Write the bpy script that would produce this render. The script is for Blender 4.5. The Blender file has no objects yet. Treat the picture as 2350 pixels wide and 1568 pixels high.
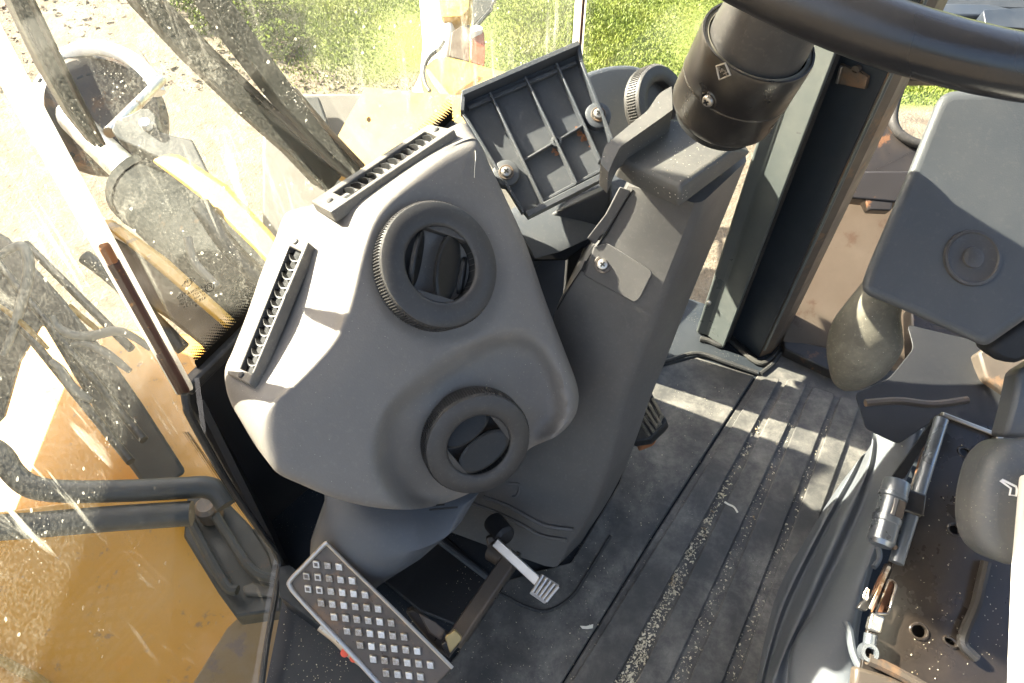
import bpy, bmesh, math, random
import numpy as np
from mathutils import Vector, Matrix, Quaternion
random.seed(7)
rng = np.random.default_rng(11)
SC = bpy.context.scene
COL = SC.collection
PI = math.pi
R = math.radians

# ---------------------------------------------------------------- camera
F = 1697.0                      # focal length in units of a 2349 x 1568 picture
CX, CY = 1174.5, 784.0
PITCH = R(49.0)
CAM = Vector((0.0, 0.0, 0.85))  # metres above the cab floor, at the open left door
XR = Vector((1, 0, 0))
UP = Vector((0, math.sin(PITCH), math.cos(PITCH)))
FW = Vector((0, math.cos(PITCH), -math.sin(PITCH)))
cam = bpy.data.cameras.new('camera')
cam.sensor_width = 36.0
cam.lens = 36.0 * F / 2349.0
cam.clip_start = 0.01
cam.clip_end = 400.0
camo = bpy.data.objects.new('camera', cam)
COL.objects.link(camo)
camo.location = CAM
camo.rotation_euler = (PI / 2 - PITCH, 0, 0)
SC.camera = camo

# ---------------------------------------------------------------- light
SUN_AZ, SUN_EL = R(-67), R(37.2)
SUND = Vector((math.sin(SUN_AZ) * math.cos(SUN_EL), math.cos(SUN_AZ) * math.cos(SUN_EL), math.sin(SUN_EL)))
wld = bpy.data.worlds.new('World')
SC.world = wld
wld.use_nodes = True
wn = wld.node_tree.nodes
sky = wn.new('ShaderNodeTexSky')
sky.sky_type = 'NISHITA'
sky.sun_disc = False
sky.sun_elevation = SUN_EL
sky.sun_rotation = SUN_AZ % (2 * PI)
sky.air_density = 1.0
sky.dust_density = 5.0
sky.ozone_density = 0.4
wld.node_tree.links.new(sky.outputs[0], wn['Background'].inputs[0])
wn['Background'].inputs[1].default_value = 0.075
sl = bpy.data.lights.new('sun', 'SUN')
sl.energy = 5.0
sl.angle = R(0.53)
sl.color = (1.0, 0.93, 0.8)
so = bpy.data.objects.new('sun', sl)
COL.objects.link(so)
so.rotation_euler = SUND.to_track_quat('Z', 'Y').to_euler()
so.location = (-3, 2, 4)
SC.view_settings.view_transform = 'Standard'
SC.view_settings.look = 'None'
SC.view_settings.gamma = 1.0
SC.view_settings.use_curve_mapping = False
SC.view_settings.exposure = 3.05
SC.cycles.transparent_max_bounces = 16
SC.cycles.max_bounces = 8
SC.cycles.diffuse_bounces = 5

# ---------------------------------------------------------------- geometry helpers
def ray(px, py):
    return XR * ((px - CX) / F) + UP * ((CY - py) / F) + FW
def D(px, py, d):                       # point seen at that place, d metres along the view axis
    return CAM + ray(px, py) * d
def nc(r, u, t):                        # direction given as right / up / towards the viewer
    return (XR * r + UP * u - FW * t).normalized()
class Plane:
    def __init__(s, p, n):
        s.p, s.n = Vector(p), Vector(n).normalized()
    def at(s, px, py, off=0.0):
        r = ray(px, py)
        t = (s.p + s.n * off - CAM).dot(s.n) / r.dot(s.n)
        return CAM + r * t
    def frame(s):
        u = s.n.cross(Vector((0, 0, 1)))
        u = (u if u.length > 1e-3 else s.n.cross(Vector((0, 1, 0)))).normalized()
        return -u, s.n.cross(-u).normalized()
def pl(px, py, d, r, u, t):
    return Plane(D(px, py, d), nc(r, u, t))
def horiz(z):
    return Plane((0, 0, z), (0, 0, 1))
def lerp(a, b, t):
    return a + (b - a) * t

OFF = {}
def link(name, me, mat=None, parent=None):
    o = bpy.data.objects.new(name, me)
    COL.objects.link(o)
    if mat:
        for m in (mat if isinstance(mat, (list, tuple)) else [mat]):
            me.materials.append(m)
    if parent is not None:
        o.parent = parent
    return o
def finish(name, bm, mat, parent=None, ang=35, bevel=0.0, seg=2, recalc=True, sub=0):
    """link a bmesh made in world coordinates as one object (origin: its thing's base)"""
    if recalc:
        bmesh.ops.recalc_face_normals(bm, faces=bm.faces)
    me = bpy.data.meshes.new(name)
    if parent is not None:
        off = OFF[parent.name]
    else:
        lo = Vector((min(v.co.x for v in bm.verts), min(v.co.y for v in bm.verts), min(v.co.z for v in bm.verts)))
        hi = Vector((max(v.co.x for v in bm.verts), max(v.co.y for v in bm.verts), max(v.co.z for v in bm.verts)))
        off = Vector(((lo.x + hi.x) / 2, (lo.y + hi.y) / 2, lo.z))
    bmesh.ops.translate(bm, verts=bm.verts, vec=-off)
    bm.to_mesh(me)
    bm.free()
    for p in me.polygons:
        p.use_smooth = True
    me.set_sharp_from_angle(angle=R(ang))
    o = link(name, me, mat, parent)
    if parent is None:
        o.location = off
    OFF[o.name] = Vector(off)
    if bevel > 0:
        b = o.modifiers.new('bevel', 'BEVEL')
        b.width = bevel
        b.segments = seg
        b.limit_method = 'ANGLE'
        b.angle_limit = R(28)
        b.harden_normals = False
    if sub:
        s = o.modifiers.new('sub', 'SUBSURF')
        s.levels = s.render_levels = sub
    return o
def tag(o, label, cat, group=None):
    o['label'] = label
    o['category'] = cat
    if group:
        o['group'] = group
    return o
def thing(name, loc, label, cat, group=None):
    o = bpy.data.objects.new(name, None)
    o.empty_display_size = 0.05
    COL.objects.link(o)
    o.location = loc
    OFF[o.name] = Vector(loc)
    return tag(o, label, cat, group)
def struct(o):
    o['kind'] = 'structure'
    return o
def stuff(o):
    o['kind'] = 'stuff'
    return o

def add_prism(bm, front, back):
    n = len(front)
    a = [bm.verts.new(p) for p in front]
    b = [bm.verts.new(p) for p in back]
    bm.faces.new(a)
    bm.faces.new(b[::-1])
    for i in range(n):
        j = (i + 1) % n
        bm.faces.new((a[i], b[i], b[j], a[j]))
def prism(name, pts, vec, mat, parent=None, bevel=0.0015, seg=2, ang=35):
    bm = bmesh.new()
    add_prism(bm, pts, [p + vec for p in pts])
    return finish(name, bm, mat, parent, ang, bevel, seg)
def slab(name, plane, px, th, mat, parent=None, bevel=0.0015, seg=2, off=0.0):
    """outline traced on a plane, with real thickness behind it"""
    pts = [plane.at(x, y, off) for x, y in px]
    return prism(name, pts, -plane.n * th, mat, parent, bevel, seg)
def slab_holes(name, plane, px, holes, th, mat, parent=None, bevel=0.0):
    bm = bmesh.new()
    loops = [[plane.at(x, y) for x, y in px]] + holes
    edges = []
    for L in loops:
        vs = [bm.verts.new(p) for p in L]
        for i in range(len(vs)):
            edges.append(bm.edges.new((vs[i], vs[(i + 1) % len(vs)])))
    bmesh.ops.triangle_fill(bm, edges=edges, use_beauty=True)
    g = bmesh.ops.extrude_face_region(bm, geom=list(bm.faces))
    bmesh.ops.translate(bm, verts=[v for v in g['geom'] if isinstance(v, bmesh.types.BMVert)], vec=-plane.n * th)
    return finish(name, bm, mat, parent, 30, bevel)
def basis(ax):
    ax = Vector(ax).normalized()
    u = ax.orthogonal().normalized()
    return u, ax.cross(u).normalized(), ax
def add_lathe(bm, org, ax, prof, n=48, u=None, a0=0.0, a1=2 * PI, cap=True):
    """prof: list of (radius, height along the axis)"""
    if u is None:
        u, v, ax = basis(ax)
    else:
        ax = Vector(ax).normalized(); u = (Vector(u) - ax * Vector(u).dot(ax)).normalized(); v = ax.cross(u)
    rings = []
    for r, h in prof:
        if r < 1e-6:
            rings.append([bm.verts.new(org + ax * h)])
        else:
            rings.append([bm.verts.new(org + ax * h + (u * math.cos(a) + v * math.sin(a)) * r)
                          for a in (a0 + (a1 - a0) * k / n for k in range(n))])
    for A, B in zip(rings, rings[1:]):
        for k in range(n):
            j = (k + 1) % n
            if len(A) == 1 and len(B) == 1:
                continue
            if len(A) == 1:
                bm.faces.new((A[0], B[j], B[k]))
            elif len(B) == 1:
                bm.faces.new((A[k], A[j], B[0]))
            else:
                bm.faces.new((A[k], A[j], B[j], B[k]))
    if cap and len(rings[0]) > 1:
        bm.faces.new(rings[0][::-1])
    if cap and len(rings[-1]) > 1:
        bm.faces.new(rings[-1])
def lathe(name, org, ax, prof, mat, parent=None, n=48, ang=35, u=None, cap=True):
    bm = bmesh.new()
    add_lathe(bm, org, ax, prof, n, u, cap=cap)
    return finish(name, bm, mat, parent, ang)
def smooth_path(pts, n=8):
    """Catmull-Rom through points"""
    P = [Vector(p) for p in pts]
    if len(P) < 3:
        return [P[0].lerp(P[-1], k / n) for k in range(n + 1)]
    Q = [P[0] * 2 - P[1]] + P + [P[-1] * 2 - P[-2]]
    out = []
    for i in range(1, len(Q) - 2):
        for k in range(n):
            t = k / n
            a, b, c, d = Q[i - 1], Q[i], Q[i + 1], Q[i + 2]
            out.append(0.5 * ((2 * b) + (c - a) * t + (2 * a - 5 * b + 4 * c - d) * t * t + (3 * b - a - 3 * c + d) * t ** 3))
    out.append(P[-1])
    return out
def add_tube(bm, pts, rad, n=12, closed=False, cap=True, ry=None, up=None):
    P = [Vector(p) for p in pts]
    m = len(P)
    rr = rad if isinstance(rad, (list, tuple)) else [rad] * m
    u = None
    rings = []
    for i in range(m):
        if closed:
            t = (P[(i + 1) % m] - P[i - 1]).normalized()
        else:
            t = (P[min(i + 1, m - 1)] - P[max(i - 1, 0)]).normalized()
        if u is None:
            u = (up - t * up.dot(t)).normalized() if up is not None else t.orthogonal().normalized()
        else:
            u = (u - t * u.dot(t)).normalized()
        v = t.cross(u)
        k2 = ry if ry else 1.0
        rings.append([bm.verts.new(P[i] + (u * math.cos(2 * PI * k / n) + v * k2 * math.sin(2 * PI * k / n)) * rr[i]) for k in range(n)])
    for i in range(m if closed else m - 1):
        A, B = rings[i], rings[(i + 1) % m]
        for k in range(n):
            j = (k + 1) % n
            bm.faces.new((A[k], A[j], B[j], B[k]))
    if cap and not closed:
        bm.faces.new(rings[0][::-1])
        bm.faces.new(rings[-1])
def tube(name, pts, rad, mat, parent=None, n=12, closed=False, ry=None, up=None, ang=40):
    bm = bmesh.new()
    add_tube(bm, pts, rad, n, closed, True, ry, up)
    return finish(name, bm, mat, parent, ang)
def add_bar(bm, a, b, w, h, side):
    """box from a to b, width w along side, height h"""
    t = (b - a).normalized()
    s = (side - t * side.dot(t)).normalized()
    q = t.cross(s)
    f = [a + s * (w / 2) + q * (h / 2), a - s * (w / 2) + q * (h / 2), a - s * (w / 2) - q * (h / 2), a + s * (w / 2) - q * (h / 2)]
    add_prism(bm, f, [p + (b - a) for p in f])
def bar(name, a, b, w, h, side, mat, parent=None, bevel=0.001):
    bm = bmesh.new()
    add_bar(bm, a, b, w, h, side)
    return finish(name, bm, mat, parent, 35, bevel)
def loft(name, rings, mat, parent=None, closed=True, cap=True, ang=40, bevel=0.0, sub=0):
    bm = bmesh.new()
    V = [[bm.verts.new(p) for p in r] for r in rings]
    n = len(V[0])
    for A, B in zip(V, V[1:]):
        for k in range(n if closed else n - 1):
            j = (k + 1) % n
            bm.faces.new((A[k], A[j], B[j], B[k]))
    if cap and closed:
        bm.faces.new(V[0][::-1])
        bm.faces.new(V[-1])
    return finish(name, bm, mat, parent, ang, bevel, sub=sub)
def copies(o, n_name, mats4, parent):
    """linked copies of one mesh part at other places"""
    out = []
    for M in mats4:
        c = o.copy()
        COL.objects.link(c)
        c.parent = parent
        c.matrix_local = M
        out.append(c)
    return out
def round_poly(pts, r, n=4):
    """round the corners of a 2-D outline"""
    out = []
    m = len(pts)
    for i in range(m):
        p, a, b = Vector(pts[i]), Vector(pts[i - 1]), Vector(pts[(i + 1) % m])
        rr = r[i] if isinstance(r, (list, tuple)) else r
        if rr <= 0:
            out.append(tuple(p)); continue
        da, db = (a - p), (b - p)
        la, lb = min(rr, da.length * .48), min(rr, db.length * .48)
        s, e = p + da.normalized() * la, p + db.normalized() * lb
        for k in range(n + 1):
            t = k / n
            out.append(tuple(s * (1 - t) ** 2 + p * 2 * t * (1 - t) + e * t * t))
    return out
def in_poly(x, y, poly):
    c = False
    for i in range(len(poly)):
        x1, y1 = poly[i]; x2, y2 = poly[i - 1]
        if (y1 > y) != (y2 > y) and x < (x2 - x1) * (y - y1) / (y2 - y1) + x1:
            c = not c
    return c
def seg_dist(x, y, poly, closed=True):
    d = 1e9
    m = len(poly)
    for i in range(m if closed else m - 1):
        x1, y1 = poly[i]; x2, y2 = poly[(i + 1) % m]
        dx, dy = x2 - x1, y2 - y1
        t = max(0, min(1, ((x - x1) * dx + (y - y1) * dy) / (dx * dx + dy * dy + 1e-12)))
        d = min(d, math.hypot(x - x1 - t * dx, y - y1 - t * dy))
    return d
def sstep(a, b, x):
    t = max(0.0, min(1.0, (x - a) / (b - a)))
    return t * t * (3 - 2 * t)

# ---------------------------------------------------------------- materials
def lin(r, g, b):
    f = lambda c: (c / 255 / 12.92) if c / 255 <= .04045 else ((c / 255 + .055) / 1.055) ** 2.4
    return (f(r), f(g), f(b), 1)
class NT:
    def __init__(s, name):
        s.m = bpy.data.materials.new(name)
        s.m.use_nodes = True
        s.t = s.m.node_tree
        s.n = s.t.nodes
        s.b = s.n['Principled BSDF']
        s.tc = s.n.new('ShaderNodeTexCoord')
    def l(s, a, b):
        s.t.links.new(a, b)
    def noise(s, sc, det=4, rough=.6, vec=None, dist=0.0):
        x = s.n.new('ShaderNodeTexNoise')
        x.inputs['Scale'].default_value = sc
        x.inputs['Detail'].default_value = det
        x.inputs['Roughness'].default_value = rough
        x.inputs['Distortion'].default_value = dist
        s.l(vec if vec is not None else s.tc.outputs['Object'], x.inputs['Vector'])
        return x.outputs['Fac']
    def voro(s, sc, feat='F1', vec=None, rnd=1.0):
        x = s.n.new('ShaderNodeTexVoronoi')
        x.feature = feat
        x.inputs['Scale'].default_value = sc
        x.inputs['Randomness'].default_value = rnd
        s.l(vec if vec is not None else s.tc.outputs['Object'], x.inputs['Vector'])
        return x.outputs['Distance']
    def mapping(s, scale=(1, 1, 1), rot=(0, 0, 0)):
        x = s.n.new('ShaderNodeMapping')
        x.inputs['Scale'].default_value = scale
        x.inputs['Rotation'].default_value = rot
        s.l(s.tc.outputs['Object'], x.inputs['Vector'])
        return x.outputs['Vector']
    def ramp(s, fac, stops):
        x = s.n.new('ShaderNodeValToRGB')
        e = x.color_ramp.elements
        while len(e) < len(stops):
            e.new(.5)
        for el, (p, c) in zip(e, stops):
            el.position = p
            el.color = c if len(c) == 4 else (*c, 1)
        s.l(fac, x.inputs[0])
        return x.outputs[0]
    def rng(s, fac, a, b, c=0.0, d=1.0):
        x = s.n.new('ShaderNodeMapRange')
        for k, v in zip((1, 2, 3, 4), (a, b, c, d)):
            x.inputs[k].default_value = v
        s.l(fac, x.inputs[0])
        return x.outputs[0]
    def math(s, op, a, b=None):
        x = s.n.new('ShaderNodeMath')
        x.operation = op
        for i, v in enumerate((a, b)):
            if v is None:
                continue
            if isinstance(v, (int, float)):
                x.inputs[i].default_value = v
            else:
                s.l(v, x.inputs[i])
        return x.outputs[0]
    def mix(s, fac, a, b):
        x = s.n.new('ShaderNodeMix')
        x.data_type = 'RGBA'
        for i, v in ((0, fac), (6, a), (7, b)):
            if isinstance(v, (int, float)):
                x.inputs[i].default_value = v
            elif isinstance(v, tuple):
                x.inputs[i].default_value = v
            else:
                s.l(v, x.inputs[i])
        return x.outputs[2]
    def bump(s, h, st=.3, dist=.001):
        x = s.n.new('ShaderNodeBump')
        x.inputs['Strength'].default_value = st
        x.inputs['Distance'].default_value = dist
        s.l(h, x.inputs['Height'])
        s.l(x.outputs[0], s.b.inputs['Normal'])
    def col(s, c):
        if isinstance(c, tuple):
            s.b.inputs['Base Color'].default_value = c
        else:
            s.l(c, s.b.inputs['Base Color'])
    def set(s, **k):
        for a, v in k.items():
            s.b.inputs[a.replace('_', ' ')].default_value = v

def g4(r, g, b):
    return (r, g, b, 1)
def plastic(name, base, rough=.5, grain=1200, gst=.18, dust=.25, dustc=g4(.34, .31, .26), speck=0.0, spec=.4, cloud=6.0):
    """moulded plastic: leather grain, cloudy dust film, optional grit"""
    t = NT(name)
    c = t.mix(t.rng(t.noise(cloud, 5, .65), .42, .75, 0, dust), base, dustc)
    fine = t.rng(t.noise(260, 3, .7), .55, .75, 0, dust * .8)
    c = t.mix(fine, c, dustc)
    if speck:
        v = t.math('LESS_THAN', t.voro(230), t.rng(t.noise(9, 2, .5), .4, .7, .04, .04 + speck))
        c = t.mix(v, c, g4(.5, .46, .38))
    t.col(c)
    t.l(t.rng(t.noise(cloud * 1.7, 3, .5), .3, .7, rough - .08, rough + .12), t.b.inputs['Roughness'])
    t.set(**{'Specular_IOR_Level': spec})
    t.bump(t.noise(grain, 2, .5), gst, .0004)
    return t.m
def paint(name, base, rough=.35, worn=.0, wornc=g4(.25, .13, .05), dust=.3, dustc=g4(.33, .3, .25), metal=0.0, bump=.1, wsc=14, spec=.5):
    t = NT(name)
    c = t.mix(t.rng(t.noise(5, 6, .7), .45, .8, 0, dust), base, dustc)
    if worn:
        c = t.mix(t.rng(t.noise(wsc, 7, .72), .62 - worn * .2, .66 - worn * .15, 0, 1), c, wornc)
    t.col(c)
    t.l(t.rng(t.noise(22, 4, .6), .3, .75, rough - .1, rough + .2), t.b.inputs['Roughness'])
    t.set(Metallic=metal, **{'Specular_IOR_Level': spec})
    t.bump(t.noise(150, 3, .6), bump, .0006)
    return t.m
M = {}
M['console'] = plastic('console_plastic', g4(.145, .133, .120), .52, 750, .4, .3, g4(.27, .24, .2), spec=.35, speck=.03)
M['column'] = plastic('column_plastic', g4(.082, .078, .074), .5, 750, .35, .2, g4(.24, .22, .19), spec=.35)
M['hood'] = plastic('hood_plastic', g4(.07, .067, .062), .6, 1300, .25, .3, g4(.2, .185, .15), speck=.16)
M['slate'] = plastic('slate_plastic', g4(.05, .055, .062), .5, 1100, .15, .2, g4(.2, .18, .14))
M['duct'] = plastic('duct_plastic', g4(.06, .066, .075), .5, 1100, .15, .12, g4(.2, .18, .15))
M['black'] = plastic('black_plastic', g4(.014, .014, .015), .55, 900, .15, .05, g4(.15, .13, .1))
M['vent'] = plastic('vent_plastic', g4(.034, .032, .031), .48, 1000, .15, .2, g4(.2, .18, .15))
M['ventrail'] = plastic('vent_rail_plastic', g4(.10, .092, .08), .4, 900, .15, .45, g4(.3, .27, .22), speck=.05, cloud=14)
M['flap'] = plastic('flap_plastic', g4(.012, .012, .012), .45, 700, .05, .1, g4(.15, .13, .1), spec=.3)
M['gloss'] = plastic('gloss_black', g4(.013, .011, .010), .3, 600, .06, .10, g4(.2, .17, .12), spec=.6, cloud=20)
M['wheel'] = plastic('wheel_rubber', g4(.012, .012, .014), .32, 420, .22, .06, g4(.12, .1, .08), spec=.55)
M['rubber'] = plastic('black_rubber', g4(.02, .02, .02), .6, 500, .2, .25, g4(.2, .18, .14))
M['pod'] = plastic('padded_grey', g4(.045, .049, .053), .55, 900, .22, .12, g4(.2, .18, .15))
M['bellows'] = plastic('bellows_rubber', g4(.082, .09, .1), .42, 700, .12, .25, g4(.18, .17, .15), spec=.5)
M['boot'] = plastic('dusty_boot', g4(.09, .082, .062), .7, 300, .3, .6, g4(.24, .215, .16), speck=.03, cloud=30)
M['leverknob'] = plastic('lever_plastic', g4(.07, .075, .082), .5, 900, .12, .3, g4(.26, .24, .2), speck=.05)
M['cushion'] = plastic('cushion_fabric', g4(.62, .6, .55), .9, 500, .5, .3, g4(.5, .46, .38))
M['post'] = paint('post_paint', g4(.085, .095, .09), .32, .0, dust=.25)
M['channel'] = paint('channel_paint', g4(.022, .028, .035), .38, .0, dust=.2, dustc=g4(.12, .12, .11))
M['darkmetal'] = paint('dark_metal', g4(.02, .018, .017), .32, .1, g4(.12, .06, .03), dust=.3, dustc=g4(.16, .12, .08))
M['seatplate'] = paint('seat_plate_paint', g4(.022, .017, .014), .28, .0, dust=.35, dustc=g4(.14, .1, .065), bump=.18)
M['brownsteel'] = paint('dirty_steel', g4(.07, .055, .042), .5, .35, g4(.15, .09, .05), dust=.5, dustc=g4(.2, .15, .1))
M['steel'] = paint('bare_steel', g4(.45, .42, .38), .32, .1, g4(.2, .12, .07), dust=.25, dustc=g4(.25, .2, .14), metal=.9)
M['chrome'] = paint('worn_chrome', g4(.5, .475, .44), .34, .12, g4(.3, .2, .12), dust=.2, metal=1.0)
M['rail'] = paint('bright_rod', g4(.2, .22, .245), .3, .0, dust=.2, dustc=g4(.12, .11, .1), metal=.7)
M['brass'] = paint('brass_plate', g4(.3, .22, .09), .45, .2, dust=.4, metal=.5)
M['rust'] = paint('rust', g4(.28, .11, .04), .8, .5, g4(.14, .06, .03), dust=.3)
M['yellow'] = paint('machine_yellow', g4(.52, .245, .014), .38, .07, g4(.3, .17, .06), dust=.3, dustc=g4(.5, .34, .14), wsc=22)
M['yellowlight'] = paint('dusty_yellow', g4(.29, .165, .014), .5, .15, g4(.12, .08, .04), dust=.35, dustc=g4(.26, .17, .06), wsc=12)
M['brownarm'] = paint('dusty_brown_arm', g4(.085, .06, .03), .7, .2, g4(.05, .035, .02), dust=.5, dustc=g4(.11, .09, .06), wsc=9)
M['armgrey'] = paint('arm_grey', g4(.022, .024, .020), .6, .1, g4(.05, .035, .022), dust=.5, dustc=g4(.05, .049, .041))
M['beam'] = paint('dusty_beam', g4(.085, .076, .06), .6, .2, g4(.06, .04, .025), dust=.6, dustc=g4(.12, .105, .085), wsc=7)
M['hose'] = paint('hose_rubber', g4(.016, .018, .017), .5, .0, dust=.5, dustc=g4(.05, .05, .043))
M['sunhose'] = paint('sunlit_hose_spot', g4(.2, .19, .155), .7, .0, dust=.5, dustc=g4(.13, .12, .095))  # pale tone put in for sunlit spots on the hoses
M['white'] = paint('white_sealant', g4(.8, .78, .72), .5, .0, dust=.3, dustc=g4(.6, .55, .45))
M['brownline'] = paint('joint_gasket', g4(.06, .022, .014), .6, .12, g4(.4, .16, .03), dust=.2, dustc=g4(.15, .07, .04), wsc=60)
M['orange'] = paint('orange_lens', g4(.3, .05, .015), .3, .0, dust=.2)
M['redplug'] = paint('red_plug', g4(.6, .07, .03), .4, .0, dust=.2)
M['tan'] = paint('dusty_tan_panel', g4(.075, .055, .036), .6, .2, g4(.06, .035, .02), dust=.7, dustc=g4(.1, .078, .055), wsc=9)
M['print'] = paint('glass_print', g4(.008, .007, .006), .8, 0, dust=0, spec=.1)
M['iconwhite'] = paint('icon_white', g4(.75, .75, .75), .5, 0, dust=.1)
M['blackhole'] = paint('deep_black', g4(.006, .006, .006), .8, 0, dust=0)
M['chip'] = paint('pale_chip', g4(.7, .66, .55), .7, 0, dust=.2)
M['crumb'] = paint('chaff', g4(.58, .51, .36), .8, .25, g4(.25, .17, .09), dust=.6, dustc=g4(.75, .7, .56), wsc=60)
M['leafyellow'] = paint('dry_leaf', g4(.55, .42, .12), .6, 0, dust=.1)

def mat_floor():
    """black rubber matting: scuffed, grey dust rubbed in by boots"""
    t = NT('mat_rubber')
    big = t.rng(t.noise(5.2, 6, .68, dist=.15), .40, .62, .12, 1)
    mid = t.rng(t.noise(26, 8, .78, t.mapping((1, 1, 1), (0, 0, 0)), .25), .40, .68, 0, 1)
    c = t.mix(t.math('MULTIPLY', big, t.math('ADD', t.math('MULTIPLY', mid, .75), .12)), g4(.046, .045, .042), g4(.30, .275, .235))
    fl = t.math('LESS_THAN', t.voro(300), t.rng(t.noise(16, 3, .6), .48, .72, .0, .2))
    c = t.mix(t.math('MULTIPLY', fl, .8), c, g4(.36, .33, .27))
    t.col(c)
    t.l(t.rng(t.noise(12, 5, .6), .3, .7, .38, .66), t.b.inputs['Roughness'])
    t.bump(t.math('ADD', t.noise(420, 3, .6), t.noise(60, 4, .6)), .22, .0007)
    return t.m
M['mat'] = mat_floor()
def mat_panel():
    t = NT('floor_panel_plastic')
    c = t.mix(t.rng(t.noise(8, 5, .65), .4, .75, 0, .35), g4(.018, .022, .027), g4(.07, .07, .066))
    fl = t.math('LESS_THAN', t.voro(420), .13)
    c = t.mix(t.math('MULTIPLY', fl, t.rng(t.noise(20, 2, .5), .5, .6, 0, .8)), c, g4(.4, .37, .3))
    t.col(c)
    t.set(Roughness=.6, **{'Specular_IOR_Level': .25})
    t.bump(t.noise(500, 3, .6), .15, .0005)
    return t.m
M['floorpanel'] = mat_panel()
def mat_glass(name, amount, speck, drips=0.0):
    """window glass carrying a film of dried dust and splashes on its outer face"""
    t = NT(name)
    t.n.remove(t.b)
    out = t.n['Material Output']
    cloud = t.rng(t.noise(3.2, 4, .6), .3, .75, .75, 1.3)
    fine = t.rng(t.noise(420, 5, .8), .42, .66, .3, 2.4)
    f = t.math('MULTIPLY', t.math('MULTIPLY', cloud, fine), amount)
    sm = t.rng(t.noise(11, 5, .7, t.mapping((1, 1, .6)), 1.5), .56, .74, 0, 1)
    f = t.math('MULTIPLY', f, t.math('ADD', 1.0, t.math('MULTIPLY', sm, 3.0)))
    sp = t.math('LESS_THAN', t.math('ADD', t.voro(330), t.math('MULTIPLY', t.noise(900, 2, .6), .35)), t.rng(t.noise(24, 3, .6), .42, .74, .12, .44))
    f = t.math('ADD', f, t.math('MULTIPLY', sp, speck))
    sq = t.math('LESS_THAN', t.math('ADD', t.voro(70), t.math('MULTIPLY', t.noise(300, 2, .6), .3)), .235)
    f = t.math('ADD', f, t.math('MULTIPLY', sq, speck * .9))
    if drips:
        st = t.rng(t.noise(1.0, 5, .65, t.mapping((58, 58, 5), (0, 0, 0)), .6), .58, .72, 0, 1)
        st = t.math('MULTIPLY', st, t.rng(t.noise(7, 3, .5), .42, .58, 0, 1))
        f = t.math('ADD', f, t.math('MULTIPLY', st, drips))
    f = t.math('MINIMUM', f, .96)
    tr = t.n.new('ShaderNodeBsdfTransparent')
    tr.inputs[0].default_value = (.985, .99, .98, 1)
    di = t.n.new('ShaderNodeBsdfDiffuse'); di.inputs[0].default_value = (.7, .66, .55, 1)
    tl = t.n.new('ShaderNodeBsdfTranslucent'); tl.inputs[0].default_value = (.82, .79, .68, 1)
    m1 = t.n.new('ShaderNodeMixShader'); m1.inputs[0].default_value = .65
    t.l(di.outputs[0], m1.inputs[1]); t.l(tl.outputs[0], m1.inputs[2])
    m2 = t.n.new('ShaderNodeMixShader')
    t.l(f, m2.inputs[0]); t.l(tr.outputs[0], m2.inputs[1]); t.l(m1.outputs[0], m2.inputs[2])
    t.l(m2.outputs[0], out.inputs[0])
    return t.m
def mat_clear():
    t = NT('clear_glass')
    t.n.remove(t.b)
    out = t.n['Material Output']
    tr = t.n.new('ShaderNodeBsdfTransparent'); tr.inputs[0].default_value = (.97, .98, .97, 1)
    gl = t.n.new('ShaderNodeBsdfGlossy'); gl.inputs['Roughness'].default_value = .03
    m = t.n.new('ShaderNodeMixShader'); m.inputs[0].default_value = .035
    t.l(tr.outputs[0], m.inputs[1]); t.l(gl.outputs[0], m.inputs[2]); t.l(m.outputs[0], out.inputs[0])
    return t.m
M['clear'] = mat_clear()
M['glassfront'] = mat_glass('dusty_glass', .016, .2, .12)
M['glasscorner'] = mat_glass('dirty_corner_glass', .017, .22, .4)
M['glassthin'] = mat_glass('thin_film_glass', .004, .1, .12)
M['glassright'] = mat_glass('clean_glass', .02, .08)

def mat_seal():
    t = NT('translucent_sealant')
    t.n.remove(t.b)
    out = t.n['Material Output']
    c = t.mix(t.rng(t.noise(25, 5, .7), .5, .75, 0, .5), g4(.82, .8, .74), g4(.5, .36, .26))
    di = t.n.new('ShaderNodeBsdfDiffuse'); tl = t.n.new('ShaderNodeBsdfTranslucent')
    t.l(c, di.inputs[0]); t.l(c, tl.inputs[0])
    m = t.n.new('ShaderNodeMixShader'); m.inputs[0].default_value = .6
    t.l(di.outputs[0], m.inputs[1]); t.l(tl.outputs[0], m.inputs[2]); t.l(m.outputs[0], out.inputs[0])
    return t.m
M['seal'] = mat_seal()
def mat_stud():
    t = NT('stud_metal')
    oi = t.n.new('ShaderNodeObjectInfo')
    w = t.math('ADD', t.noise(500, 4, .7), t.math('MULTIPLY', oi.outputs['Random'], .35))
    c = t.mix(t.rng(w, .5, .95, 0, 1), g4(.62, .59, .54), g4(.2, .15, .1))
    t.col(c)
    t.set(Metallic=.75, Roughness=.42)
    t.bump(t.noise(700, 3, .6), .2, .0004)
    return t.m
M['stud'] = mat_stud()
M['barrel'] = paint('cylinder_paint', g4(.018, .019, .017), .85, .1, g4(.04, .03, .02), dust=.6, dustc=g4(.045, .043, .036), spec=.1)
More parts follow.
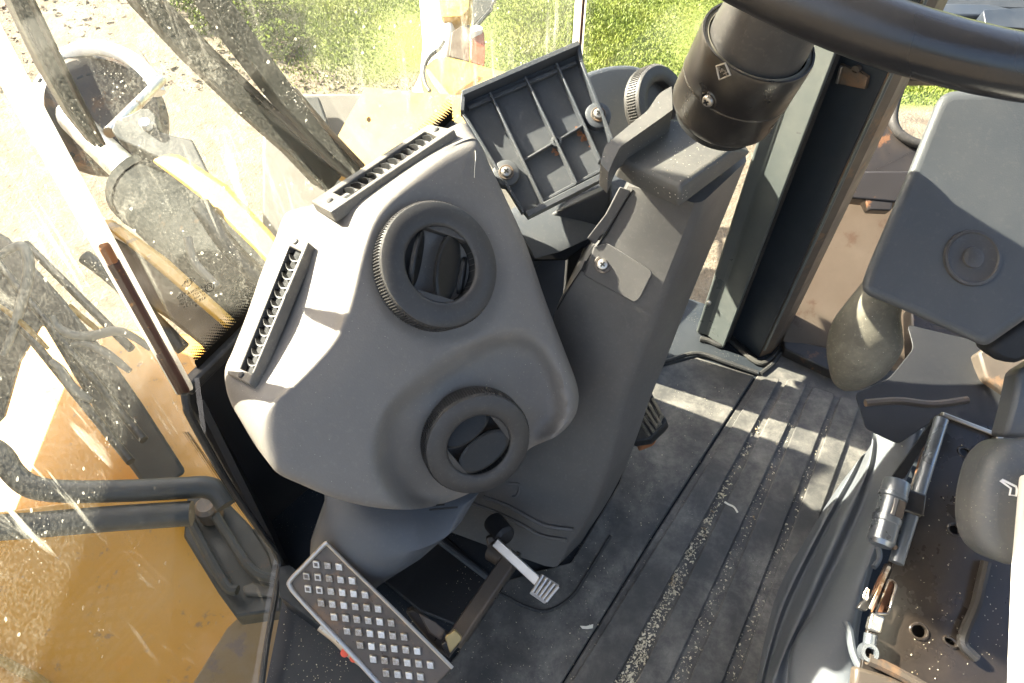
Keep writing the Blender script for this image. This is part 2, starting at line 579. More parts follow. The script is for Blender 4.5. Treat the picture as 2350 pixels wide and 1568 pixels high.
# ================================================================ ground outside
GZ = -1.6
GP = horiz(GZ)
edge_px = [(395, -60), (470, 30), (640, 105), (700, 170), (840, 205), (1010, 210)]
edge_w = [GP.at(*p) for p in edge_px]
def grassy(x, y):
    """positive on the lawn side of the ragged lawn edge (metres)"""
    best, sgn = 1e9, 1
    for a, b in zip(edge_w, edge_w[1:]):
        dx, dy = b.x - a.x, b.y - a.y
        t = max(0, min(1, ((x - a.x) * dx + (y - a.y) * dy) / (dx * dx + dy * dy)))
        d = math.hypot(x - a.x - t * dx, y - a.y - t * dy)
        if d < best:
            best, sgn = d, (dx * (y - a.y) - dy * (x - a.x))
    return best if sgn > 0 else -best
def mat_ground():
    t = NT('ground_soil_and_turf')
    vcol = t.n.new('ShaderNodeVertexColor'); vcol.layer_name = 'cover'
    n1 = t.noise(9, 6, .7); n2 = t.noise(60, 5, .7); n3 = t.noise(1.7, 4, .6)
    soil = t.ramp(t.math('ADD', t.math('MULTIPLY', n1, .6), t.math('MULTIPLY', n2, .4)),
                  [(.3, (.055, .036, .02)), (.5, (.14, .112, .075)), (.72, (.21, .182, .135))])
    turf = t.ramp(t.math('ADD', t.math('MULTIPLY', n3, .5), t.math('MULTIPLY', n2, .5)),
                  [(.3, (.075, .095, .012)), (.55, (.12, .145, .022)), (.75, (.17, .175, .045))])
    c = t.mix(vcol.outputs[0], soil, turf)
    t.col(c); t.set(Roughness=.95)
    t.bump(t.math('ADD', n1, n2), .8, .03)
    return t.m
bm = bmesh.new()
N = 90
lay = bm.loops.layers.color.new('cover')
xs = [-60, -30, -15, -8] + list(np.linspace(-5, 6, N)) + [9, 16, 30, 60]
ys = [-60, -30, -10, -2] + list(np.linspace(0, 9, N)) + [14, 25, 60, 160]
G = [[bm.verts.new((x, y, GZ + .015 * math.sin(x * 3.1) * math.sin(y * 2.3))) for x in xs] for y in ys]
for j in range(len(ys) - 1):
    for i in range(len(xs) - 1):
        f = bm.faces.new((G[j][i], G[j][i + 1], G[j + 1][i + 1], G[j + 1][i]))
        for L in f.loops:
            g = grassy(L.vert.co.x, L.vert.co.y) + .12 * math.sin(L.vert.co.x * 9) * math.sin(L.vert.co.y * 7)
            L[lay] = (sstep(-.05, .3, g),) * 3 + (1,)
struct(finish('ground', bm, mat_ground(), None, 60, recalc=False))

# turf blades (uncountable: one object)
NB = 230000
bx = rng.uniform(-2.6, 3.6, NB * 2); by = rng.uniform(2.3, 7.2, NB * 2)
keep = np.array([grassy(x, y) + .25 * rng.standard_normal() > .1 for x, y in zip(bx[::1], by[::1])])
# denser where the turf is nearer the machine
bx, by = bx[keep][:NB], by[keep][:NB]
nb = len(bx)
ang = rng.uniform(0, 2 * PI, nb); hh = rng.uniform(.008, .021, nb); ww = rng.uniform(.003, .006, nb)
ln = rng.uniform(.2, 1.1, nb) * hh; la = rng.uniform(0, 2 * PI, nb)
V = np.zeros((nb, 3, 3), dtype=np.float32)
V[:, 0, 0] = bx - np.cos(ang) * ww; V[:, 0, 1] = by - np.sin(ang) * ww; V[:, 0, 2] = GZ - .005
V[:, 1, 0] = bx + np.cos(ang) * ww; V[:, 1, 1] = by + np.sin(ang) * ww; V[:, 1, 2] = GZ - .005
V[:, 2, 0] = bx + np.cos(la) * ln; V[:, 2, 1] = by + np.sin(la) * ln; V[:, 2, 2] = GZ + hh
me = bpy.data.meshes.new('grass')
me.vertices.add(nb * 3); me.loops.add(nb * 3); me.polygons.add(nb)
me.vertices.foreach_set('co', V.reshape(-1))
me.loops.foreach_set('vertex_index', np.arange(nb * 3, dtype=np.int32))
me.polygons.foreach_set('loop_start', np.arange(0, nb * 3, 3, dtype=np.int32))
me.update()
t = NT('grass_blades')
c = t.ramp(t.noise(2.2, 4, .6), [(.3, (.095, .14, .012)), (.5, (.15, .19, .02)), (.66, (.2, .215, .04)), (.8, (.25, .235, .08))])
t.col(c); t.set(Roughness=.6)
t.b.inputs['Subsurface Weight'].default_value = 0
go = link('grass', me, t.m)
go['label'] = 'short sunlit turf of the lawn beyond the windscreen'
stuff(go)

# pebbly dirt clods on the bare strip
bm = bmesh.new()
for _ in range(1500):
    px, py = random.uniform(-40, 1000), random.uniform(-60, 215)
    p = GP.at(px, py)
    if grassy(p.x, p.y) > .05:
        continue
    s = random.uniform(.006, .028)
    vs = [bm.verts.new(p + Vector((random.uniform(-1, 1), random.uniform(-1, 1), random.uniform(-.3, .8))) * s) for _ in range(5)]
    for q in ((0, 1, 2), (0, 2, 3), (0, 3, 1), (1, 2, 4), (2, 3, 4), (3, 1, 4)):
        bm.faces.new([vs[i] for i in q])
o = stuff(finish('dirt_clods', bm, paint('clod_soil', g4(.11, .078, .05), .9, .3, g4(.08, .036, .02), dust=.5, wsc=5), None, 20))
o['label'] = 'loose clods and stones scattered on the bare soil'

M['leaf'] = paint('bush_leaf', g4(.055, .08, .008), .9, .4, g4(.12, .14, .018), dust=.0, wsc=18, spec=.05)
M['twig'] = paint('bush_twig', g4(.14, .09, .05), .8)
def bush(px, py, r, label):
    b = GP.at(px, py)
    root = thing('bush', b, label, 'bush', 'low bushes at the edge of the lawn')
    bm = bmesh.new()
    for _ in range(int(1500 * (r / .2) ** 1.2)):
        th = random.uniform(0, 2 * PI); rr = r * math.sqrt(random.random()) * (1 + .3 * math.sin(3 * th + px))
        hgt = r * 1.0 * (1 - (rr / (1.35 * r)) ** 2) * random.uniform(.25, 1)
        p = b + Vector((rr * math.cos(th), rr * math.sin(th), max(.01, hgt)))
        s = random.uniform(.010, .022)
        d = Vector((random.uniform(-1, 1), random.uniform(-1, 1), random.uniform(-.2, .9))).normalized()
        e = d.orthogonal().normalized() * .45
        bm.faces.new([bm.verts.new(p), bm.verts.new(p + d * s * .6 + e * s), bm.verts.new(p + d * s * 1.5), bm.verts.new(p + d * s * .6 - e * s)])
    finish('foliage', bm, M['leaf'], root, 20, recalc=False)
    bm = bmesh.new()
    for k in range(7):
        a = k * .9
        add_tube(bm, [b - Vector((0, 0, .02)), b + Vector((math.cos(a) * r * .4, math.sin(a) * r * .4, r * .35)), b + Vector((math.cos(a) * r * .7, math.sin(a) * r * .7, r * .5))], [.008, .005, .002], 5)
    finish('stem', bm, M['twig'], root)
bush(640, 108, .17, 'round green bush nearest the machine on the bare soil, throwing a dark shadow')
bush(585, 45, .24, 'broad green bush right of the steep grey bar at the upper edge')
bush(600, 66, .13, 'small green tuft between the broad bush and the round bush')
bush(470, 28, .2, 'yellow green bush left of the steep grey bar')
bush(478, 62, .12, 'low green tuft below the yellow green bush')

# ================================================================ cab floor
FL = horiz(0.0)
bm = bmesh.new()
pts = [Vector(p) for p in ((-.262, -.45, 0), (-.268, .371, 0), (-.318, .441, 0), (.095, .93, 0), (.36, .79, 0), (.62, .66, 0), (1.3, .2, 0), (1.1, -.6, 0))]
add_prism(bm, pts, [p - Vector((0, 0, .05)) for p in pts])
struct(finish('cab_floor', bm, M['floorpanel'], None, 30))

def floor_slab(name, px, z0, z1, mat, parent=None, bevel=.0015):
    P = horiz(z1)
    return slab(name, P, px, z1 - z0, mat, parent, bevel)
mr = thing('floor_mat', FL.at(1450, 1250), 'scuffed flat rubber mat around the steering column, left of the ribbed mat', 'floor mat', 'rubber floor mats')
floor_slab('sheet', [(1506, 845), (1600, 820), (1731, 862), (1490, 1238), (1286, 1570), (1210, 1690), (880, 1690), (1050, 1500), (1090, 1400), (1135, 1340), (1230, 1310), (1310, 1290), (1420, 1110)], 0.0, .006, M['mat'], mr)
tube('edge_lip', smooth_path([horiz(.006).at(*p) for p in ((1505, 836), (1540, 826), (1600, 811), (1668, 832), (1738, 856))], 5), .0035, M['rubber'], mr, 8)
tube('pedal_well_lip', smooth_path([horiz(.006).at(*p) for p in ((1105, 1395), (1140, 1362), (1200, 1390), (1255, 1402), (1310, 1370), (1345, 1320), (1400, 1230))], 6), .0022, M['rubber'], mr, 8)
mr2 = thing('floor_mat', FL.at(1700, 1250), 'ribbed black rubber mat with chaff in its grooves, beside the seat base', 'floor mat', 'rubber floor mats')
floor_slab('sheet', [(1740, 858), (1802, 800), (1960, 862), (2020, 900), (1990, 1060), (1760, 1568), (1700, 1690), (1214, 1690), (1292, 1568), (1498, 1234)], 0.0, .0035, M['mat'], mr2)
def rowx(xa, xb, y):            # edge given at rows 959 and 1568
    return xa + (xb - xa) * (y - 959) / (1568 - 959)
ribs = [(1691, 1740, 1310, 1407), (1763, 1815, 1458, 1531), (1834, 1894, 1579, 1656), (1910, 1962, 1690, 1740)]
def topy(x):
    return 852 + (x - 1800) * .31 if x > 1800 else 858 + (1800 - x) * .05
HP = horiz(.0075)
for a, b, a2, b2 in ribs:
    ta = topy(rowx(a, a2, 850)) + 10; tb = topy(rowx(b, b2, 862)) + 10
    floor_slab('rib', round_poly([(rowx(a, a2, ta), ta), (rowx(b, b2, tb), tb), (rowx(b, b2, 1300), 1300), (rowx(b, b2, 1690), 1690), (rowx(a, a2, 1690), 1690), (rowx(a, a2, 1300), 1300)], [8, 8, 0, 0, 0, 0], 3), .0035, .0085, M['mat'], mr2, .0012)
tube('edge_lip', smooth_path([horiz(.006).at(*p) for p in ((1745, 858), (1772, 836), (1800, 806), (1850, 822), (1900, 843), (1960, 872))], 5), .0035, M['rubber'], mr2, 8)

# ================================================================ windscreen
EF = Vector((.643, .766, 0)); NF = Vector((.766, -.643, 0))
PC = Vector((-.307, .433, 0))
FP = Plane(PC, NF)
def fpt(s, z, off=0):
    return PC + EF * s + NF * off + Vector((0, 0, z))
ZB0, ZB1 = .298, .453
def zb(s):
    if s <= .375:
        return .298 + .258 * s
    return max(.165, .3948 - (s - .375) * 14)
ws = thing('windscreen', fpt(.3, .36), 'dusty front windscreen pane with a dotted black border above the air vent console', 'window')
prism('pane', [fpt(0.012, zb(0)), fpt(.375, zb(.375)), fpt(.392, zb(.392)), fpt(.6, zb(.6)), fpt(.6, 1.5), fpt(0.012, 1.5)], -NF * .005, M['clear'], ws, 0)
prism('dirt_film', [fpt(0.012, zb(0), -.0056), fpt(.375, zb(.375), -.0056), fpt(.392, zb(.392), -.0056), fpt(.598, zb(.6), -.0056), fpt(.598, 1.5, -.0056), fpt(0.012, 1.5, -.0056)], -NF * .0003, M['glassfront'], ws, 0)
for sa, sb in ((-.008, .375), (.375, .392), (.392, .62)):
    bar('lower_seal', fpt(sa, zb(sa) - .006, .002), fpt(sb, zb(sb) - .006, .002), .013, .014, NF, M['rubber'], ws, .003)
bm = bmesh.new()
rows = 9
for r in range(rows):
    sz = [.0017, .0016, .0014, .0012, .0009, .0008, .0007, .0006, .0005][r]
    k = 0
    s = .014 + (r % 2) * .0017
    while s < .384:
        c = fpt(s, zb(s) + .0105 + r * .0021, .0004)
        bm.faces.new([bm.verts.new(c + EF * math.cos(a) * sz * 1.0 + Vector((0, 0, 1)) * math.sin(a) * sz) for a in (q * PI / 3 for q in range(6))])
        s += .0034
stuff(finish('frit_dots', bm, M['print'], ws, 20, recalc=False))
prism('frit_band', [fpt(.012, zb(.012) - .002, .0005), fpt(.375, zb(.375) - .002, .0005), fpt(.375, zb(.375) + .010, .0005), fpt(.012, zb(.012) + .010, .0005)], -NF * .0003, M['print'], ws, 0)
# certification mark, read from behind
UPF = Vector((0, 0, 1))
def text(name, body, org, xdir, ydir, size, mat, parent, ext=0.0, align='CENTER', spacing=1.0):
    cu = bpy.data.curves.new(name, 'FONT')
    cu.body = body; cu.size = size; cu.extrude = ext; cu.align_x = align; cu.space_character = 1.2
    tmp = bpy.data.objects.new(name, cu)
    COL.objects.link(tmp)
    bpy.context.view_layer.update()
    tme = bpy.data.meshes.new_from_object(tmp.evaluated_get(bpy.context.evaluated_depsgraph_get()))
    bpy.data.objects.remove(tmp)
    tme.name = name
    ob = bpy.data.objects.new(name, tme)
    COL.objects.link(ob)
    xd = xdir.normalized(); yd = (ydir - xd * ydir.dot(xd)).normalized(); zd = xd.cross(yd)
    tme.materials.clear(); tme.materials.append(mat)
    ob.parent = parent
    Mx = Matrix((xd, yd, zd)).transposed().to_4x4()
    Mx.translation = org - OFF[parent.name]
    ob.matrix_local = Mx
    return ob
sx = (FP.at(409, 692, .0008) - FP.at(492, 656, .0008))      # reads from right to left inside the cab
sy = FP.at(436, 655, .0008) - FP.at(452, 700, .0008)
def stamp(body, px, py, size, par=ws):
    return text('glass_print', body, FP.at(px, py, .0008), sx, sy, size, M['print'], par, .00005)
stamp('LAMINATED', 440, 673, .0044)
stamp('SAFETY GLASS', 442, 681, .0034)
stamp('AS1 M60 DOT281', 444, 688.5, .0032)
stamp('43R-001 56', 447, 697, .0040)
stamp('8', 450, 704, .0036)
stamp('E1', 480, 663, .0056)
stamp('2', 477, 648, .0036)
stamp('FM', 432, 651, .0056)
def print_loop(pts, w, name='glass_print'):
    bm = bmesh.new()
    P3 = [FP.at(x, y, .0007) for x, y in pts]
    add_tube(bm, P3, w, 4, True)
    return finish(name, bm, M['print'], ws)
print_loop([(481 + 10 * math.cos(a) + 2 * math.sin(a), 660 - 9.5 * math.sin(a)) for a in (k * PI / 10 for k in range(20))], .00035)
print_loop([(417, 657), (434, 657), (447, 640), (430, 640)], .00035)

# corner pane of the left side
CP = Plane((-.272, .371, 0), (.133, .005, 0))
cg = thing('corner_window', FL.at(640, 1285), 'low corner pane streaked with dried dirt, left of the white glass joint', 'window')
def cp3(px, py, off=0):
    return CP.at(px, py, off)
V0 = cp3(425, 905)
cpoly = [cp3(425, 905), cp3(520, 1080), cp3(638, 1284), cp3(588, 1575), cp3(560, 1720), Vector((-.262, -.2, 0)), Vector((-.262, -.2, 1.5)), Vector((V0.x, V0.y, 1.5))]
for p in cpoly:                                         # keep everything on one plane
    p -= CP.n * (p - CP.p).dot(CP.n)
prism('pane', cpoly, -CP.n * .005, M['clear'], cg, 0)
film = [cp3(423, 905), cp3(424, 1000), cp3(419, 1080), cp3(417, 1250), cp3(414, 1400), cp3(395, 1500), cp3(372, 1575), cp3(330, 1720)] + [Vector((-.262, -.2, 0)), Vector((-.262, -.2, 1.5)), Vector((V0.x, V0.y, 1.5))]
for p in film:
    p -= CP.n * ((p - CP.p).dot(CP.n) + .0056)
prism('dirt_film', film, -CP.n * .0003, M['glasscorner'], cg, 0)
thin_poly = [p + CP.n * ((CP.p - p).dot(CP.n) - .0056) for p in (cp3(424, 915), cp3(520, 1084), cp3(637, 1284), cp3(587, 1575), cp3(560, 1720), cp3(331, 1720), cp3(373, 1575), cp3(396, 1500), cp3(415, 1400), cp3(418, 1250), cp3(420, 1080), cp3(425, 1000))]
prism('thin_film', thin_poly, -CP.n * .0003, M['glassthin'], cg, 0)  # weaker film on the right part of the pane
tube('lower_seal', smooth_path([cp3(x, y, .001) for x, y in ((424, 905), (428, 930), (440, 962), (520, 1105), (600, 1222), (640, 1282), (636, 1340), (612, 1480), (596, 1600))], 6), .0035, M['rubber'], cg, 8)
bm = bmesh.new()
for r in range(5):
    for k in range(70):
        u = k / 70
        q = cp3(lerp(436, 600, u), lerp(992, 1228, u)) - CP.n * .0002
        q2 = cp3(lerp(436, 600, u) - 3.0 - r * 3.6, lerp(992, 1228, u) + 1.2 - r * .4, .0004)
        sz = .0011 - r * .00016
        bm.faces.new([bm.verts.new(q2 + Vector((0, 1, 0)) * math.cos(a) * sz + Vector((0, 0, 1)) * math.sin(a) * sz) for a in (w * PI / 3 for w in range(6))])
stuff(finish('frit_dots', bm, M['print'], cg, 20, recalc=False))

prism('return_pane', [Vector((V0.x, V0.y, .30)), fpt(.012, .30), fpt(.012, 1.5), Vector((V0.x, V0.y, 1.5))], Vector((-.004, -.002, 0)), M['clear'], ws, 0)
# the joint between the two panes
jt = thing('glass_joint', Vector((-.29, .408, .30)), 'sunlit white glass joint with a brown rusty gasket rising from the lower corner', 'window joint', 'upright joints between the panes')
A2 = D(403, 905, .626); B2 = D(433, 872, .622); A2.z = B2.z = 0
mid = (A2 + B2) / 2
def vq(a, b, z0, z1):
    return [a + Vector((0, 0, z0)), b + Vector((0, 0, z0)), b + Vector((0, 0, z1)), a + Vector((0, 0, z1))]
nj = (B2 - A2).cross(Vector((0, 0, 1))).normalized()
if nj.dot(CAM - mid) < 0:
    nj = -nj
prism('sealant', vq(A2, B2, .345, 1.5), -nj * .008, M['seal'], jt, .002)
jc = lerp(A2, B2, .52) + nj * .003
bar('gasket', jc + Vector((0, 0, .35)), jc + Vector((0, 0, .50)), .0085, .006, B2 - A2, M['brownline'], jt, .0015)
bar('rusty_end', jc + Vector((0, 0, .499)), jc + Vector((0, 0, .515)), .0075, .0065, B2 - A2, M['rust'], jt, .002)
jc2 = lerp(A2, B2, .22) + nj * .002
bar('gasket', jc2 + Vector((0, 0, .35)), jc2 + Vector((0, 0, .40)), .003, .004, B2 - A2, M['brownline'], jt, .001)

jr = thing('glass_joint', fpt(.606, .42), 'thin upright glass joint with a brown line, right of the ribbed bracket', 'window joint', 'upright joints between the panes')
bar('sealant', fpt(.607, .35), fpt(.607, 1.5), .016, .008, EF, M['seal'], jr, .002)
bar('gasket', fpt(.604, .35, .006), fpt(.604, 1.5, .006), .003, .003, EF, M['brownline'], jr, .001)
rw = thing('side_window', Vector((.2, .74, .05)), 'clean clear pane between the thin joint and the dark cab post', 'window')
PA, PB = fpt(.616, 0), Vector((.33, .735, 0))
prism('pane', vq(PA, PB, .03, 1.5), Vector((0, .005, 0)), M['clear'], rw, 0)

# lower wall of the footwell, below the windscreen
bm = bmesh.new()
w0 = [fpt(-.012, 0, .0), fpt(.62, 0, .0), fpt(.62, zb(.62) - .012, .0), fpt(.392, zb(.392) - .012, .0), fpt(.375, zb(.375) - .012, .0), fpt(-.012, zb(0) - .012, .0)]
add_prism(bm, w0, [p - NF * .006 for p in w0])
struct(finish('footwell_wall', bm, M['black'], None, 30, .002))
bm = bmesh.new()
w0 = [p + CP.n * .001 for p in (cp3(428, 925), cp3(640, 1292), cp3(650, 1310))]
cw = [Vector((-.300, .43, .27)), Vector((-.268, .375, .02)), Vector((-.262, .371, 0)), Vector((-.300, .435, 0))]
add_prism(bm, cw, [p + Vector((-.006, -.004, 0)) for p in cw])
struct(finish('corner_wall', bm, M['black'], None, 30))

# cab shell out of the picture: roof, rear wall, right posts
def mpt(fwd, lat, z):           # machine axes: forward and to the right
    return Vector((-.766, .643, 0)) * fwd + Vector((.643, .766, 0)) * lat + Vector((0, 0, z))
bm = bmesh.new()
q = [mpt(.60, .02, 1.55), mpt(.60, .80, 1.55), mpt(-1.1, .95, 1.55), mpt(-1.1, -.25, 1.55), mpt(.3, -.25, 1.55)]
add_prism(bm, q, [p + Vector((0, 0, .08)) for p in q])
o = finish('cab_roof', bm, M['column'], None, 30, .01)
struct(o)
bm = bmesh.new()
q = [mpt(-1.1, -.2, -.05), mpt(-1.1, .95, -.05), mpt(-1.1, .95, .75), mpt(-1.1, -.2, .75)]
add_prism(bm, q, [p + Vector((.03, -.025, 0)) for p in q])
struct(finish('cab_rear_wall', bm, M['column'], None, 30))
# ================================================================ machine in front of the cab
def slab_ray(name, plane, px, th, mat, parent=None, bevel=.0015, seg=2, off=0.0):
    f = [plane.at(x, y, off) for x, y in px]
    m = sum(f, Vector()) / len(f)
    return prism(name, f, (m - CAM).normalized() * th, mat, parent, bevel, seg)
def solid(name, px, d, ncam, th, mat, parent=None, bevel=.006, seg=2):
    x, y = px[0]
    mx = sum(p[0] for p in px) / len(px); my = sum(p[1] for p in px) / len(px)
    return slab(name, pl(mx, my, d, *ncam), px, th, mat, parent, bevel, seg)

# the big yellow front frame deck, seen through the corner pane
fr = thing('front_fender', D(200, 1350, 1.25), 'broad yellow fender panel in shade, filling the lower left behind the corner pane', 'fender')
DP = horiz(-.62)
slab('panel', DP, [(-60, 1180), (150, 1150), (330, 1120), (215, 745), (480, 770), (560, 1100), (640, 1260), (760, 1500), (640, 1720), (330, 1700), (60, 1720), (-60, 1720)], .05, M['yellow'], fr, .008)
slab('rear_lip', horiz(-.60), [(-60, 1470), (-60, 1496), (75, 1568), (200, 1660), (330, 1720), (345, 1700), (210, 1630), (90, 1545)], .03, M['yellowlight'], fr, .006)
slab('step_plate', horiz(-.58), [(640, 1330), (700, 1420), (700, 1720), (360, 1720), (420, 1600), (520, 1440)], .02, paint('muddy_step', g4(.2, .13, .05), .6, .3, g4(.15, .11, .08), dust=.9, dustc=g4(.25, .2, .15), wsc=8), fr, .004)
f2 = thing('chassis_plate', D(150, 1000, 1.6), 'orange yellow triangular frame plate behind the hoses, above the handrail', 'frame plate')
slab_ray('plate', horiz(-.72), [(60, 700), (130, 740), (230, 890), (320, 1050), (400, 1150), (-60, 1200), (-60, 980), (0, 860)], .04, M['yellow'], f2, .006)

# dark chassis corner with step edges beside the door
st = thing('step_bracket', D(520, 1250, 1.05), 'dark steel bracket with raised edges behind the corner pane near the pedal', 'bracket')
SP = horiz(-.30)
slab('plate', SP, [(430, 1120), (500, 1130), (560, 1190), (650, 1290), (645, 1400), (540, 1415), (500, 1360), (420, 1230)], .04, M['armgrey'], st, .004)
SP2 = horiz(-.275)
for pts in ([(478, 1155), (520, 1225), (580, 1310), (640, 1330)], [(425, 1170), (470, 1260), (520, 1345), (545, 1355)], [(590, 1215), (622, 1265), (634, 1300)]):
    tube('raised_edge', smooth_path([SP2.at(*p) for p in pts], 6), .008, M['armgrey'], st, 8)
lathe('cap', SP2.at(478, 1170), (0, 0, 1), [(.02, -.02), (.02, .012), (.014, .018), (0, .018)], M['brownsteel'], st, 20)
slab('ledge', horiz(-.29), [(555, 1345), (580, 1335), (640, 1350), (640, 1368), (560, 1362)], .02, M['beam'], st, .003)

# unseen plate added out on the left to keep the deck below in shade
bo = thing('loader_arm', Vector((-1.4, .7, -.45)), 'tall yellow plate added unseen to shade the deck, out beyond the left of the corner pane', 'loader arm', 'loader arms')
prism('side_plate', [Vector((-1.32, -.35, -.45)), Vector((-1.46, 1.5, -.45)), Vector((-1.46, 1.5, .65)), Vector((-1.41, 1.0, 1.27)), Vector((-1.40, .84, 1.34)), Vector((-1.32, -.35, 1.34))], Vector((-.08, -.006, 0)), M['yellow'], bo, .01)
tube('pin', [Vector((-1.52, 1.2, .1)), Vector((-1.36, 1.2, .1))], .06, M['darkmetal'], bo, 20)

# handrail tubes crossing the corner pane
hr = thing('handrail', D(250, 1150, .95), 'bent dark grey handrail with two tubes outside the corner pane', 'handrail')
HRP = pl(230, 1150, .95, .15, .3, .9)
tube('upper_tube', smooth_path([HRP.at(*p) for p in ((-60, 1010), (0, 1042), (30, 1085), (75, 1118), (160, 1128), (300, 1126), (420, 1120), (470, 1118), (500, 1130), (520, 1160))], 6), .0145, M['hose'], hr, 14)
tube('lower_tube', smooth_path([HRP.at(*p) for p in ((-60, 1215), (40, 1208), (140, 1200), (260, 1190), (380, 1182), (440, 1178))], 6), .0165, M['hose'], hr, 14)

# loader arms, cylinders and hoses: long boxes and rods that run forward
def beam(name, root, a, b, w, h, mat, bev=.006):
    A, B = D(*a), D(*b)
    side = (B - A).cross(ray(*a[:2])).normalized()
    bm = bmesh.new()
    add_bar(bm, A, B, w, h, side)
    return finish(name, bm, mat, root, 35, bev)
def px_w(n, d):
    return n * d / F
la = thing('loader_arm', D(400, 420, 1.9), 'sunlit dusty yellow loader arm running away from the middle of the windscreen', 'loader arm', 'loader arms')
LAP = pl(450, 500, 1.30, -.05, .55, .83)
slab_ray('side_plate', LAP, [(345, 368), (385, 352), (412, 356), (440, 372), (520, 425), (620, 530), (720, 650), (690, 690), (585, 575), (470, 462), (395, 405)], .10, M['yellowlight'], la, .008)
slab('pivot_plate', pl(330, 300, 1.78, .1, .3, .94), [(255, 300), (262, 275), (300, 262), (320, 250), (340, 248), (356, 262), (362, 300), (400, 312), (440, 320), (480, 400), (470, 430), (420, 385), (340, 352), (270, 318)], .05, M['armgrey'], la, .004)
lathe('pin', pl(333, 283, 1.77, .1, .3, .94).at(333, 283), nc(.1, .3, .94), [(.013, -.02), (.013, .004), (.011, .006), (0, .006)], M['white'], la, 20)
# lift cylinder
lc = thing('lift_cylinder', D(420, 520, 1.8), 'dark dusty hydraulic lift cylinder beside the yellow loader arm', 'hydraulic cylinder', 'hydraulic cylinders')
A, B = D(350, 450, 1.9), D(610, 690, 1.5)
tube('barrel', [A, B], [.095, .08], M['barrel'], lc, 24)
tube('gland', [D(335, 436, 1.92), A], .10, M['barrel'], lc, 24)
tube('rod', [D(120, 230, 2.3), A], .04, M['chrome'], lc, 16)
lb = thing('loader_arm', D(250, 560, 1.6), 'pale yellow loader arm plate beside the white glass joint', 'loader arm', 'loader arms')
slab_ray('side_plate', pl(330, 650, 1.30, -.2, .55, .8), [(178, 498), (235, 530), (300, 566), (380, 610), (470, 690), (560, 775), (500, 860), (470, 800), (390, 735), (320, 690), (262, 640)], .08, M['brownarm'], lb, .006)
slab_ray('top_edge', pl(330, 560, 1.28, -.2, .75, .6), [(215, 500), (260, 505), (380, 590), (480, 680), (600, 790), (570, 800), (455, 700), (350, 610)], .04, M['yellowlight'], lb, .006)
slab('edge_bar', pl(330, 620, 1.42, -.2, .6, .78), [(150, 440), (185, 462), (300, 540), (440, 650), (436, 664), (290, 562)], .05, M['white'], lb, .008)
# tilt linkage and front crossmember
cb = thing('crossmember', D(850, 300, 2.1), 'wide dusty front crossmember with a sunlit top edge across the windscreen', 'frame beam')
CBP = pl(840, 300, 2.05, 0, .15, .98)
slab('face', CBP, [(600, 214), (860, 212), (1100, 216), (1300, 225), (1300, 520), (600, 560)], .25, M['beam'], cb, .01)
slab('rib', CBP, [(690, 222), (730, 222), (800, 420), (770, 470), (740, 420)], .03, M['armgrey'], cb, .004, off=.05)
gp = thing('gusset_plate', D(900, 280, 1.8), 'sunlit yellow gusset plate with one bolt hole behind the top air vent', 'gusset plate')
GPP = pl(900, 290, 1.75, -.15, .5, .85)
slab_holes('plate', GPP, [(838, 200), (960, 212), (1090, 222), (1090, 300), (860, 440), (740, 380), (795, 275)], [[GPP.at(846 + 5 * math.cos(a), 275 + 6.5 * math.sin(a)) for a in (k * PI / 7 for k in range(14))]], .03, M['yellowlight'], gp)
# far right fender with lamp post
ff = thing('front_fender', D(1070, 180, 2.9), 'sunlit pale yellow front fender below the orange marker lamp', 'fender')
slab('shell', pl(1070, 180, 2.8, -.1, .5, .85), round_poly([(962, 176), (985, 140), (1010, 128), (1060, 138), (1130, 158), (1200, 172), (1220, 260), (1000, 260), (968, 215)], 14, 4), .35, M['yellowlight'], ff, .03, 3)
slab('grab_slot', pl(1000, 200, 2.79, -.1, .5, .85), [(976, 160), (984, 158), (1022, 205), (1040, 228), (1018, 228), (990, 188)], .01, M['beam'], ff, .001)
tube('cable', smooth_path([pl(1000, 180, 2.7, 0, .3, .95).at(*p) for p in ((1018, 95), (1008, 112), (985, 132), (972, 160), (975, 190), (986, 210))], 6), .008, M['hose'], ff, 8)
lp = thing('lamp_post', D(1005, 100, 3.0), 'overexposed pale upright lamp bracket in front of the lawn', 'lamp bracket')
slab('upright', pl(1005, 60, 3.0, -.25, .2, .95), [(958, -40), (1036, -40), (1036, 60), (1030, 110), (1020, 150), (975, 215), (940, 218), (962, 170), (968, 100)], .05, M['white'], lp, .01)
slab('head', pl(1040, 20, 2.97, -.1, .3, .95), round_poly([(1000, -40), (1078, -40), (1076, 20), (1060, 38), (1010, 40)], 8), .08, M['yellowlight'], lp, .008)
slab('side_plate', pl(1050, 110, 2.95, .1, .2, .97), [(1036, 75), (1056, 60), (1078, 56), (1076, 142), (1030, 128)], .02, M['tan'], lp, .003)
ml = thing('marker_lamp', D(1096, 110, 2.93), 'orange marker lamp with a white top beside the pale lamp bracket', 'lamp')
slab('lens', pl(1096, 110, 2.92, .1, .2, .97), round_poly([(1079, 74), (1098, 64), (1110, 72), (1113, 110), (1111, 154), (1080, 140)], 6), .05, M['orange'], ml, .006)
slab('cap', pl(1092, 67, 2.92, .1, .6, .8), round_poly([(1079, 62), (1094, 57), (1106, 62), (1108, 68), (1092, 72), (1079, 76)], 4), .04, M['white'], ml, .004)
mf = thing('shade_sheet', D(1120, 10, 3.2), 'grey sheet put in as screen on a thin stay above the orange lamp', 'shading')
slab('face', pl(1120, 10, 3.3, 0, .2, .98), [(1078, -40), (1160, -40), (1128, 15), (1085, 60), (1080, 40)], .02, M['armgrey'], mf, .003)  # grey sheet put in for the shade right of the post
tube('stay', [D(1128, 20, 3.3), D(1078, 78, 3.1)], .009, M['hose'], mf, 8)

